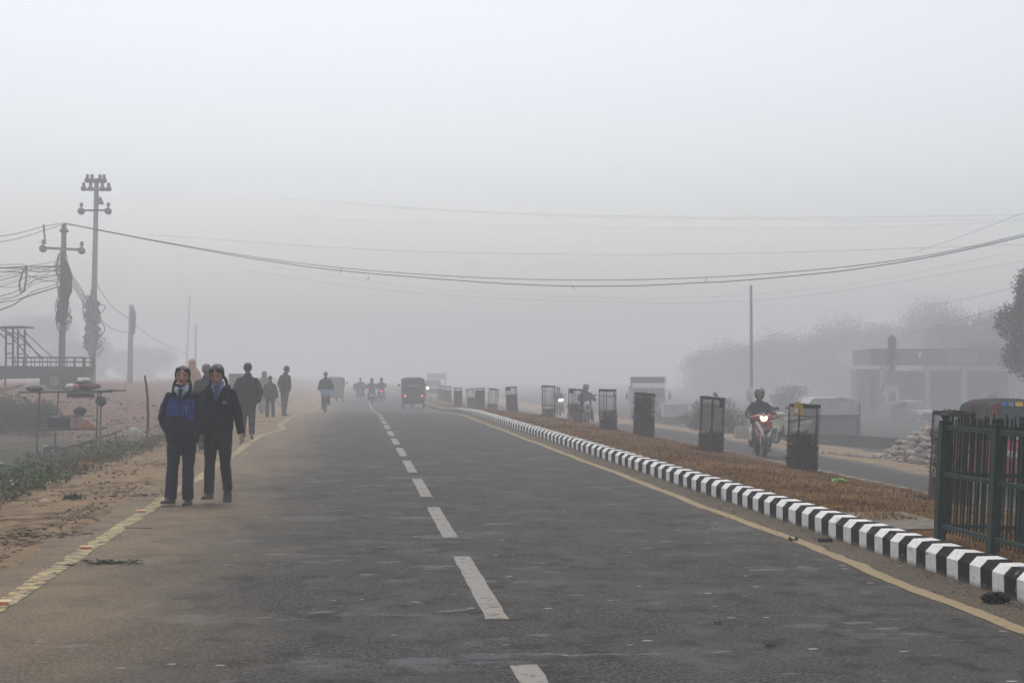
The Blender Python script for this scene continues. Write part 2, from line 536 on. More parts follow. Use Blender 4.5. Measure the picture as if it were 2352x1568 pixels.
# closed box of foggy air
# ------------------------------------------------------------------ people
SKIN = mat("skin", (.37, .205, .14), .55, .12, 14)
SKIN_D = mat("skin_dark", (.15, .085, .06), .6, .12, 14)
HAIR = mat("hair_black", (.012, .011, .011), .5, .3, 60, .3, stretch=(1, 1, .15))
HAIR_G = mat("hair_grey", (.16, .155, .14), .8, .4, 40, .4)
M_EYE = mat("eye_dark", (.012, .009, .008), .3)
M_WHITE_E = mat("eye_white", (.3, .27, .25), .4)
M_LIP = mat("lips", (.19, .085, .065), .5)
def cloth(name, c, var=.2, rough=.9, sc=9, b=.35): return mat(name, c, rough, var, sc, b)

def body_joints(H, p):
    """joints from the pose; the figure faces -Y, its own left is +X"""
    J = {}
    lean = Matrix.Rotation(R(p.get('lean', 0)), 3, 'X') @ Matrix.Rotation(R(p.get('side', 0)), 3, 'Y')
    pel = Vector((0, 0, .52))
    up = lambda v: pel + lean @ (Vector(v) - pel)
    J['pel'], J['up'], J['lean'] = pel, up, lean
    w = p.get('sh', 1.)
    for s, n in ((1, 'L'), (-1, 'R')):
        th, kn, sp = p.get('leg' + n, (0, 0, 2))[:3]
        hip = Vector((s * .05, 0, .515))
        def d(a, sp): return Vector((s * math.sin(R(sp)), -math.sin(R(a)) * math.cos(R(sp)), -math.cos(R(a)) * math.cos(R(sp))))
        knee = hip + d(th, sp) * .235
        ank = knee + d(th - kn, sp * .6) * .235
        J['hip' + n], J['knee' + n], J['ank' + n] = hip, knee, ank
        fp = p.get('foot' + n, 0)                       # pitch of the foot, toe down positive
        fy = p.get('toe' + n, 6) * s
        J['fd' + n] = Vector((math.sin(R(fy)) * math.cos(R(fp)), -math.cos(R(fy)) * math.cos(R(fp)), -math.sin(R(fp))))
        sf, so, el, ei = p.get('arm' + n, (0, 6, 10, 0))  # swing forward, out, elbow bend, forearm turned inwards
        shl = up((s * .1 * w, .004, .783))
        ua = Vector((s * math.sin(R(so)), -math.sin(R(sf)) * math.cos(R(so)), -math.cos(R(sf)) * math.cos(R(so))))
        elb = shl + lean @ ua * .168
        fo = so - ei
        fa = Vector((s * math.sin(R(fo)), -math.sin(R(sf + el)) * math.cos(R(fo)), -math.cos(R(sf + el)) * math.cos(R(fo))))
        wri = elb + lean @ fa * .142
        J['sh' + n], J['elb' + n], J['wri' + n], J['fa' + n] = shl, elb, wri, (lean @ fa).normalized()
    J['neck0'], J['neck1'] = up((0, .006, .83)), up((0, -.004, .875))
    hm = lean @ Matrix.Rotation(R(p.get('hyaw', 0)), 3, 'Z') @ Matrix.Rotation(R(p.get('hpitch', 0)), 3, 'X') @ Matrix.Rotation(R(p.get('hroll', 0)), 3, 'Y')
    J['hm'] = hm
    J['hm'] = hm = hm * 1.07; J['head'] = J['neck1'] + hm @ Vector((0, -.012, .05))
    return J

def hand(bm, w, d, s, H, curl=25):
    """palm, four fingers and a thumb at the wrist w along d"""
    d = d.normalized()
    side = Vector((s, 0, 0)); side = (side - d * side.dot(d)).normalized()       # palm faces the thigh
    fwd = d.cross(side).normalized()
    if fwd.y > 0: fwd = -fwd
    c = w + d * .028
    M = Matrix((side, fwd, d)).transposed()
    ell(bm, c, (.011, .024, .032), M, 10, 7)
    for i, L in enumerate((.036, .041, .039, .031)):
        b = w + d * .052 + fwd * (.018 - .012 * i)
        a = R(curl + 5 * i)
        d1 = d * math.cos(a * .5) - side * math.sin(a * .5); d2 = d * math.cos(a * 1.5) - side * math.sin(a * 1.5)
        tube(bm, [b - d * .012, b, b + d1 * L * .5, b + d1 * L * .5 + d2 * L * .5], [.0062, .006, .0055, .0042], 6)
    b = w + d * .018 + fwd * .02
    t = (d * .75 + fwd * .6 - side * .25).normalized()
    tube(bm, [b - t * .01, b + t * .018, b + t * .018 + (d * .95 - side * .2 + fwd * .15).normalized() * .022], [.0085, .0075, .005], 6)

def head_shape(bm, J):
    h, M = J['head'], J['hm']
    P = lambda x, y, z: h + M @ Vector((x, y, z))
    ell(bm, P(0, .008, .014), (.047, .06, .052), M, 18, 12)                 # skull
    ell(bm, P(0, -.016, -.006), (.039, .04, .05), M, 16, 10)                # face
    ell(bm, P(0, -.026, -.042), (.027, .026, .022), M, 14, 9)               # jaw and chin
    ell(bm, P(0, -.048, -.05), (.012, .009, .01), M, 10, 7)
    tube(bm, [P(0, -.05, .012), P(0, -.057, 0), P(0, -.064, -.013), P(0, -.055, -.019)], [.005, .007, .0095, .006], 8)   # nose
    for s in (1, -1):
        ell(bm, P(s * .008, -.056, -.015), (.006, .007, .0055), M, 8, 6)
        ell(bm, P(s * .047, .006, -.004), (.006, .012, .017), M, 8, 7)      # ear
        ell(bm, P(s * .023, -.041, -.014), (.014, .013, .013), M, 10, 7)    # cheek
        ell(bm, P(s * .019, -.046, .019), (.017, .008, .006), M, 10, 7)     # brow ridge
        ell(bm, P(s * .019, -.0475, .008), (.009, .0065, .006), M, 10, 7)   # eyeball under the lid
    ell(bm, P(0, -.0525, -.0285), (.0145, .006, .004), M, 10, 7)            # lips
    ell(bm, P(0, -.051, -.035), (.0125, .006, .0045), M, 10, 7)
    # neck
    tube(bm, [J['neck0'] - J['lean'] @ Vector((0, 0, .03)), J['neck0'], J['neck1'] + M @ Vector((0, .006, .02))], [.034, .03, .029], 14)

def person(label, loc, H, rz, pose, outfit, name="person", ground=True, z0=None, group=None, cat="person", detail=False):
    J = body_joints(H, pose); up, lean = J['up'], J['lean']
    t = thing(name, label, cat, loc, rz, group)
    lo = min(J['ankL'].z + min(0, J['fdL'].z) * .09, J['ankR'].z + min(0, J['fdR'].z) * .09) - .042
    off = Vector((0, 0, -lo)) if ground else Vector((0, 0, (z0 or 0) / H - .52))
    sc = Matrix.Scale(H, 4) @ Matrix.Translation(off)
    def put(nm, me, ms, par=t, smooth=True):
        me.transform(sc); return link(nm, me, par, ms, smooth)
    def putbm(nm, bm, ms, par=t, smooth=True):
        me = bpy.data.meshes.new(nm); bmesh.ops.recalc_face_normals(bm, faces=bm.faces); bm.to_mesh(me); bm.free(); return put(nm, me, ms, par, smooth)
    vx = outfit.get('voxel', .0046 if detail else .011)
    skin = outfit.get('skin', SKIN)
    # ---- body: one continuous surface
    bm = NB(); head_shape(bm, J)
    tor = [(0, 0, .50, .088, .06), (0, 0, .54, .092, .064), (0, 0, .60, .078, .054), (0, 0, .68, .086, .06), (0, .004, .76, .09, .055), (0, .006, .795, .074, .042), (0, .006, .84, .036, .03)]
    loft(bm, [(*up((a, b, c))[:2], up((a, b, c)).z, d, e) for a, b, c, d, e in tor], 18)
    for n, s in (('L', 1), ('R', -1)):
        tube(bm, [J['hip' + n] + Vector((0, 0, .02)), (J['hip' + n] + J['knee' + n]) / 2, J['knee' + n], lerp(J['knee' + n], J['ank' + n], .35), J['ank' + n]], [.05, .045, .032, .033, .02], 12)
        a = J['ank' + n]; fd = J['fd' + n]
        M = Matrix((fd.cross(Vector((0, 0, 1))).normalized(), fd, fd.cross(Vector((0, 0, 1))).normalized().cross(fd))).transposed()
        ell(bm, a + fd * .026 + M @ Vector((0, 0, -.026)), (.023, .06, .014), M, 12, 8)
        tube(bm, [J['sh' + n], lerp(J['sh' + n], J['elb' + n], .5), J['elb' + n], lerp(J['elb' + n], J['wri' + n], .3), lerp(J['elb' + n], J['wri' + n], .7 if outfit.get('pockets') else 1.05)], [.026, .026, .023, .023, .016], 10)
        if not outfit.get('pockets'): hand(bm, J['wri' + n], J['fa' + n], s, H, pose.get('curl', 28))
    me = bake(bm, vx if detail else .009, 3)
    me.materials.append(skin)
    inv = J['hm'].inverted()
    if detail:                                            # finer faces where eyes, brows and lips are
        b3 = bmesh.new(); b3.from_mesh(me)
        def infront(e):
            q = inv @ ((e.verts[0].co + e.verts[1].co) * .5 - J['head']); return q.y < -.032 and abs(q.x) < .036 and -.045 < q.z < .032
        bmesh.ops.subdivide_edges(b3, edges=[e for e in b3.edges if infront(e)], cuts=3, use_grid_fill=True, smooth=0); b3.to_mesh(me); b3.free()
    if detail:
        for m in (M_EYE, M_LIP, M_WHITE_E): me.materials.append(m)
        for f in me.polygons:
            q = inv @ (f.center - J['head'])
            if q.y > -.03: continue
            ax = abs(q.x)
            eye = ((ax - .0195) / .0098) ** 2 + ((q.z - .0075) / (.0028 if pose.get('eyesdown') else .0043)) ** 2
            if eye < 1: f.material_index = 1 if pose.get('eyesdown') or abs(ax - .0195) < .0044 or q.z > .0098 else 3
            elif abs(q.z - (.0235 - .08 * (ax - .02) ** 2 / .02)) < .0024 and .009 < ax < .032: f.material_index = 1
            elif ((q.z + .0312) / .0062) ** 2 + (ax / .0135) ** 2 < 1: f.material_index = 2
    body = put("body", me, None)
    # ---- hair
    h, M = J['head'], J['hm']; P = lambda x, y, z: h + M @ Vector((x, y, z))
    hair = outfit.get('hair', 'short'); hm_ = outfit.get('hairmat', HAIR)
    if hair in ('short', 'braids', 'long'):
        bm = NB()
        ell(bm, P(0, .015, .0235), (.0505, .0575, .0475), M, 20, 14)
        if hair == 'short':
            ell(bm, P(0, .03, .0), (.047, .044, .045), M, 14, 9)
            ell(bm, P(0, -.026, .058), (.034, .022, .013), M, 12, 8)
        else:
            ell(bm, P(0, .028, -.006), (.046, .045, .052), M, 14, 9)
            for s in (1, -1):
                ell(bm, P(s * .021, -.008, .043), (.029, .036, .0205), M, 14, 9)
                ell(bm, P(s * .0455, .0, .012), (.008, .024, .03), M, 12, 8)
        mh = bake(bm, .005 if detail else .008, 2, .0012, 50)
        put("hair", mh, hm_)
    if hair == 'braids':
        for s in (1, -1):
            bm = NB()
            pts = [P(s * .044, .022, -.03), P(s * .056, .018, -.06), P(s * .058, -.004, -.10), P(s * .055, -.022, -.14 if s > 0 else -.125)]
            n = 9
            for i in range(n):
                u = i / (n - 1) * (len(pts) - 1); k = min(int(u), len(pts) - 2); c = lerp(pts[k], pts[k + 1], u - k)
                ell(bm, c, (.0135, .0135, .012), None, 8, 6)
            put("braid", bake(bm, .004, 1), hm_)
        bm = NB()
        tube(bm, [P(0, -.036, .059), P(0, -.012, .0705), P(0, .02, .072)], [.0014, .0018, .0014], 6)
        putbm("parting", bm, SKIN_D)
    if hair == 'scarf':
        bm = NB(); ell(bm, P(0, .016, .012), (.06, .066, .066), M, 18, 12); ell(bm, P(0, .02, -.05), (.06, .06, .05), M, 16, 10)
        loft(bm, [(*up((0, 0, z))[:2], z, a, b) for z, a, b in ((.70, .13, .085), (.78, .13, .085), (.835, .10, .07), (.88, .05, .05))], 16)
        put("headscarf", bake(bm, .009, 4, .004, 20), outfit['scarfmat'])
    if hair == 'helmet':
        bm = NB(); ell(bm, P(0, .008, .016), (.07, .08, .074), M, 20, 14); ell(bm, P(0, .012, -.02), (.064, .07, .06), M, 18, 12)
        mh = bake(bm, .006, 2)
        b2 = bmesh.new(); b2.from_mesh(mh)                                   # the opening for the face
        kill = [f for f in b2.faces if (inv @ (f.calc_center_median() - h)).y < -.035 and -.07 < (inv @ (f.calc_center_median() - h)).z < .024 and abs((inv @ (f.calc_center_median() - h)).x) < .043]
        bmesh.ops.delete(b2, geom=kill, context='FACES'); b2.to_mesh(mh); b2.free()
        hel = put("helmet", mh, [outfit.get('helmat', mat("helmet_dark", (.03, .034, .042), .25, .1, 3, spec=.6))])
        bm = NB()
        for z0_, z1_, y in ((.026, .05, -.073), (.05, .064, -.062)):
            pass
        tube(bm, [P(-.052, -.05, .028), P(-.034, -.073, .031), P(0, -.083, .033), P(.034, -.073, .031), P(.052, -.05, .028)], [(.006, .012)] * 5, 8)
        putbm("visor", bm, mat("visor_grey", (.09, .10, .12), .15, .1, 4, spec=.7), hel)
        bm = NB(); ell(bm, P(.002, -.056, .062), (.02, .012, .008), M, 10, 6); putbm("emblem", bm, mat("silver_mark", (.45, .48, .5), .3), hel)
    # ---- trousers
    tr = outfit.get('tr')
    if tr:
        m, wk, wh = tr[:3]
        bm = NB()
        loft(bm, [(0, 0, .475, .085, .064), (0, 0, .51, .103, .075), (0, 0, .555, .1, .073), (0, .0, .60, .09, .065)], 18)
        for n in 'LR':
            hip, kn, an = J['hip' + n], J['knee' + n], J['ank' + n]
            end = lerp(kn, an, tr[3] if len(tr) > 3 else 1.03)
            tube(bm, [hip + Vector((0, 0, .01)), lerp(hip, kn, .45), kn, lerp(kn, end, .5), lerp(kn, end, .85), end], [.058, .054, wk, (wk + wh) / 2, wh, wh * 1.04], 14)
        put("trousers", bake(bm, vx, 3, .005, 18), m)
    if outfit.get('skirt'):
        m, w0, w1, zl = outfit['skirt']
        bm = NB(); loft(bm, [(0, 0, zl, w1, w1 * .75), (0, 0, .35, (w0 + w1) / 2, w0 * .8), (0, 0, .52, w0, w0 * .7), (0, 0, .60, .09, .065)], 24)
        put("skirt", bake(bm, vx, 3, .008, 18), m)
    # ---- jacket
    jk = outfit.get('jk')
    if jk:
        m, hem, wide, sl = jk[:4]                        # hem height, body width, sleeve radius
        bm = NB()
        pts = [(0, 0, hem, .112 * wide, .08 * wide), (0, 0, hem + .03, .118 * wide, .086 * wide), (0, 0, (hem + .72) / 2, .116 * wide, .086 * wide), (0, .002, .70, .112 * wide, .084 * wide), (0, .005, .755, .112, .074), (0, .006, .79, .1, .06), (0, .006, .812, .078, .05), (0, .006, .83, .054, .043), (0, .006, .845, .044, .04)]
        if jk[4:] and jk[4]: pts += [(0, .004, .868, .05, .046)]
        loft(bm, [(*up((a, b, c))[:2], up((a, b, c)).z, d, e) for a, b, c, d, e in pts], 22)
        for n in 'LR':
            s_, e_, w_ = J['sh' + n], J['elb' + n], J['wri' + n]
            ell(bm, s_ + Vector((0, 0, .002)), (.033, .04, .028), None, 12, 8)
            tube(bm, [s_, lerp(s_, e_, .5), e_, lerp(e_, w_, .5), lerp(e_, w_, .9), w_ + J['fa' + n] * .004], [.034, sl * 1.0, sl, sl * .94, sl * .85, sl * .62], 12)
        mj = bake(bm, vx, 3, outfit.get('fold', .0045), 16)
        if outfit.get('paintjk'):
            b3 = bmesh.new(); b3.from_mesh(mj); bmesh.ops.subdivide_edges(b3, edges=[e for e in b3.edges if e.verts[0].co.y < -.02 and e.verts[0].co.z > .6 and e.verts[1].co.z > .6], cuts=1, use_grid_fill=True); b3.to_mesh(mj); b3.free()
        ms = m if isinstance(m, list) else [m]
        for q in ms: mj.materials.append(q)
        if outfit.get('paintjk'):
            for f in mj.polygons: f.material_index = outfit['paintjk'](lean.transposed() @ (f.center - J['pel']) + J['pel'], f.center, J)
        jacket = put("jacket" if jk[4:] and jk[4] else "sweater", mj, None)
    # ---- shoes
    sh = outfit.get('shoe')
    if sh:
        for n in 'LR':
            a = J['ank' + n]; fd = J['fd' + n]
            X = fd.cross(Vector((0, 0, 1))).normalized(); U = X.cross(fd)
            M2 = Matrix((X, -fd, U)).transposed()
            bm = NB()
            def sec(y, w, z0_, z1_): return [a + M2 @ Vector((w * cx, y, lerp(z0_, z1_, cz))) for cx, cz in ((-1, 0), (1, 0), (1.04, .3), (.9, .7), (.5, 1), (-.5, 1), (-.9, .7), (-1.04, .3))]
            sections(bm, [sec(.036, .018, -.04, .0), sec(.028, .027, -.042, .02), sec(0, .03, -.042, .026), sec(-.035, .03, -.042, .004), sec(-.075, .031, -.042, -.016), sec(-.105, .026, -.041, -.022), sec(-.118, .014, -.039, -.028)])
            sho = putbm("shoe", bm, sh)
            bm = NB()
            def sol(y, w): return [a + M2 @ Vector((w * cx, y, z)) for cx, z in ((-1, -.0445), (1, -.0445), (1.05, -.036), (-1.05, -.036))]
            sections(bm, [sol(.037, .018), sol(.02, .027), sol(-.04, .03), sol(-.08, .033), sol(-.11, .026), sol(-.121, .013)])
            putbm("sole", bm, mat("shoe_sole", (.05, .048, .045), .8), sho)
    t['_J'] = 0; del t['_J']
    return t, J, sc, putbm

# uniforms
NAVY = cloth("navy_cloth", (.0045, .0055, .016)); ROYAL = cloth("royal_blue_cloth", (.012, .036, .2)); NAVY_TR = cloth("navy_trousers", (.0028, .0052, .024), .3)
NAVY_KNIT = cloth("navy_knit", (.0035, .0042, .0105), .25, .95, 30); CHAR = cloth("charcoal_trousers", (.0058, .0058, .0085), .25)
SHIRT_W = cloth("pale_shirt", (.46, .55, .62)); SHIRT_B = cloth("blue_shirt", (.17, .26, .46)); TIE = cloth("dark_tie", (.008, .012, .018)); TIE_B = mat("striped_tie", (.05, .075, .12), .8, .3, 40, stretch=(1, 1, 3), col2=(.1, .14, .22), contrast=.1)
SHOE = mat("black_shoe", (.014, .0135, .0125), .45, .3, 8)

def collar(J, pm, m, tie, vlow, par_bm, wide=1.):
    up = J['up']
    for s in (1, -1):
        bm = NB()
        A = [(s * .0, -.036, .842), (s * .034, -.022, .872), (s * .044, .002, .868), (s * .05 * wide, -.044, .822), (s * .026 * wide, -.066, .806)]
        f = [bm.verts.new(up(a)) for a in A]
        g = [bm.verts.new(up(a) + Vector((0, -.006, .002))) for a in A]
        for q in (f, g[::-1]): bm.faces.new((q[0], q[1], q[2], q[3], q[4]))
        for i in range(5): bm.faces.new((f[i], f[(i + 1) % 5], g[(i + 1) % 5], g[i]))
        pm("collar", bm, m)
    bm = NB()                                             # shirt front shown by the open neck
    F = [(-.036, -.047, .835), (.036, -.047, .835), (.03, -.064, .80), (0, -.079, vlow), (-.03, -.064, .80)]
    a = [bm.verts.new(up(q)) for q in F]; b = [bm.verts.new(up(q) + Vector((0, .03, 0))) for q in F]
    bm.faces.new(a); bm.faces.new(b[::-1])
    for i in range(5): bm.faces.new((a[i], a[(i + 1) % 5], b[(i + 1) % 5], b[i]))
    pm("shirt_front", bm, m)
    bm = NB()
    sections(bm, [[up((x * w_, y + dy, z)) for x, dy in ((-1, 0), (1, 0), (1, .012), (-1, .012))] for z, w_, y in ((.838, .012, -.058), (.822, .0135, -.068), (.815, .0095, -.072), (.78, .0135, -.083), (vlow - .005, .016, -.089), )])
    pm("tie", bm, tie)

def jk_paint(q, c, J):
    for n, s in (('R', -1),):                    # stripe down the outside of the sleeve
        if s * q.x > .1:
            e = J['elb' + n]
            if s * (c.x - lerp(J['sh' + n].x, e.x, min(1, max(0, (J['sh' + n].z - c.z) / .16)))) > .022 and .53 < q.z < .80: return 1
    if q.y < -.02 and abs(q.x) > .006 and abs(q.x) < .098:
        top = .778 - .25 * max(0, abs(q.x) - .04) if abs(q.x) > .022 else .765
        bot = .648 - .022 * (abs(q.x) / .1) ** 2 - (.02 if q.x > .05 else 0)
        slash = abs((abs(q.x) - .082) - (q.z - .70) * -.2) < .006 and q.z > .69
        if bot < q.z < top and not slash: return 1
    return 0

p1 = atd(418, 1157, 16.6)
t, J, sc, pm = person("schoolgirl in navy and royal blue zip jacket, walking with hands in her pockets", (p1.x, p1.y, gz(p1.x, p1.y) + .004), 1.552, R(-8),
    dict(legL=(6, 5, 0), legR=(15, 3, .5), footR=-6, footL=0, armL=(-2, 15, 34, 40), armR=(-4, 16, 36, 42), hyaw=8, hpitch=3, hroll=3, toeL=8, toeR=12, side=0),
    dict(hair='braids', tr=(NAVY_TR, .042, .043, 1.03), jk=([NAVY, ROYAL], .45, 1.04, .039, True), paintjk=jk_paint, shoe=SHOE, pockets=True, fold=.009), detail=True)
collar(J, pm, SHIRT_W, TIE, .765, None, 1.15)
bm = NB()                                                 # arched emblem on the chest
up = J['up']
tube(bm, [up((.052 + .02 * math.cos(a), -.0935 + .004 * abs(math.cos(a)), .695 + .017 * math.sin(a))) for a in [math.pi * i / 8 for i in range(9)]], .0016, 6)
tube(bm, [up((.052, -.0945, .705)), up((.054, -.0955, .66))], .003, 6)
pm("chest_emblem", bm, cloth("emblem_grey", (.2, .23, .32)))
bm = NB(); tube(bm, [up((0, -.093, z)) for z in (.76, .70, .64, .56, .47)], .0032, 6); pm("zip", bm, TIE)
for s in (1, -1):                                         # stand-up jacket collar
    bm = NB(); sections(bm, [[up((s * x + dx, y, z)) for dx, y, z in ((-.004, y0, z0), (.004, y0, z0), (.004, y0, z1), (-.004, y0, z1))] for x, y0, z0, z1 in ((.046, .03, .82, .866), (.054, .0, .81, .86), (.056, -.03, .79, .845), (.05, -.058, .775, .818), (.034, -.08, .755, .782))])
    pm("jacket_collar", bm, NAVY)

p2 = atd(500, 1153, 16.8)
t, J, sc, pm = person("schoolgirl in navy V-neck sweater and charcoal trousers, looking down as she walks", (p2.x, p2.y, gz(p2.x, p2.y) + .004), 1.535, R(-5),
    dict(legL=(-1, 27, .5), legR=(11, 3, 0), footL=38, footR=-4, armL=(4, 17, 10, 6), armR=(-3, 7, 12, 2), hpitch=24, hyaw=-3, hroll=-2, toeL=6, toeR=6, eyesdown=True, curl=38),
    dict(hair='braids', tr=(CHAR, .04, .037, 1.03), jk=(NAVY_KNIT, .505, .98, .035, False), shoe=SHOE, fold=.006), detail=True)
collar(J, pm, SHIRT_B, TIE_B, .735, None, .95)
up = J['up']
bm = NB(); disc(bm, up((.058, -.0765, .715)), .0135, .006, 'y', 20)
bd = pm("sweater_badge", bm, cloth("badge_cream", (.42, .40, .34)))
bm = NB(); disc(bm, up((.058, -.081, .716)), .006, .004, 'y', 12); box(bm, up((.058, -.0765, .697)), (.014, .005, .008)); pm("badge_mark", bm, TIE, bd)
for s in (1, -1):                                         # straps of a school bag carried behind
    bm = NB(); sections(bm, [[up((s * x + a, y + b, z)) for a, b in ((-.012, 0), (.012, 0), (.012, .006), (-.012, .006))] for x, y, z in ((.072, .06, .80), (.074, .02, .846), (.076, -.035, .838), (.08, -.072, .80), (.086, -.086, .74), (.094, -.084, .67), (.106, -.06, .62))])
    pm("bag_strap", bm, cloth("strap_black", (.012, .012, .015)))
bm = NB(); box(bm, up((0, .115, .72)), (.17, .08, .2)); 
me = bake(bm, .008, 6); me.transform(sc); link("school_bag", me, t, cloth("bag_black", (.012, .012, .015)), True)

# people further along the verge
BLK = cloth("black_cloth", (.012, .012, .014)); BLK2 = cloth("dark_grey_cloth", (.022, .022, .024)); GREYV = cloth("grey_wool", (.03, .029, .033)); DNM = cloth("grey_denim", (.04, .05, .057)); PALE = cloth("pale_wrap", (.22, .2, .17)); SAL = cloth("salmon_shawl", (.42, .22, .13)); BRN = cloth("brown_cloth", (.09, .06, .045))
def stand(label, px, d, top, rz, pose, outfit, H=None, **k):
    g = gd(px, d)
    H = H or (CAMZ + (861 - top) / 3400 * d - g.z) / max(.9, math.cos(R(pose.get('lean', 0))) * .5 + .5)
    return person(label, (g.x, g.y, g.z), H, rz, pose, outfit, **k)
stand("grey haired man in dark wool walking away behind the two schoolgirls", 474, 29, 834, R(180), dict(legL=(10, 6, 2), legR=(-14, 10, 2), armL=(-8, 8, 12, 4), armR=(8, 8, 12, 4), hroll=0),
      dict(hairmat=HAIR_G, tr=(BLK2, .042, .042), jk=(GREYV, .46, 1.12, .042, True), shoe=SHOE, skin=SKIN_D))
stand("person in salmon shawl and headscarf, further off, seen over the jacket girl's head", 441, 56, 824, R(175), dict(legL=(6, 4, 2), legR=(-8, 8, 2), armL=(6, 8, 60, 30), armR=(6, 8, 60, 30)),
      dict(hair='scarf', scarfmat=SAL, tr=(BLK2, .045, .045), jk=(SAL, .40, 1.2, .045, True), shoe=SHOE))
stand("barefoot man in black jacket walking away with hands in his pockets", 569, 32.4, 832, R(182), dict(legL=(-3, 3, 1), legR=(-14, 22, 1.5), footR=35, armL=(-16, 20, 30, 36), armR=(-16, 20, 30, 36), sh=1.06, toeL=20),
      dict(tr=(BLK2, .045, .038, .93), jk=(BLK, .45, 1.02, .038, True), skin=SKIN_D, pockets=True, fold=.006))
t, J, sc, pm = stand("child in dark jacket walking away with a thin stick in one hand", 621, 51.2, 862, R(178), dict(legL=(9, 5, 4), legR=(-6, 5, 4), armL=(4, 14, 20, 10), armR=(-4, 14, 20, 6), hroll=3),
      dict(tr=(BLK2, .045, .042), jk=(BLK, .44, 1.16, .046, True), shoe=BRN, skin=SKIN_D))
bm = NB(); g = gd(633, 51); tube(bm, [(g.x - .02, g.y + .02, g.z + .63), (g.x + .27, g.y + .1, g.z + .3)], [.014, .009], 6)
tag(obj("stick", bm, mat("stick_wood", (.1, .08, .055), .9)), "thin stick held low by the child on the verge", "stick")
stand("pale wrapped figure standing beyond the child and the barefoot man", 607, 60, 852, R(165), dict(armL=(5, 8, 50, 30), armR=(5, 8, 50, 30)),
      dict(hair='scarf', scarfmat=PALE, skirt=(PALE, .12, .15, .07), jk=(PALE, .45, 1.1, .042, True), shoe=BRN))
stand("man in dark jacket and grey jeans on the road edge, head turned and bent down", 654, 53.4, 839, R(140), dict(legL=(5, 4, 0), legR=(-7, 4, 0), armL=(-6, 12, 40, 30), armR=(-10, 14, 40, 34), lean=4, hpitch=20, hyaw=5, toeL=2, toeR=2),
      dict(tr=(DNM, .044, .04), jk=(BLK, .47, 1.06, .042, True), skin=SKIN_D, shoe=SHOE, pockets=True))
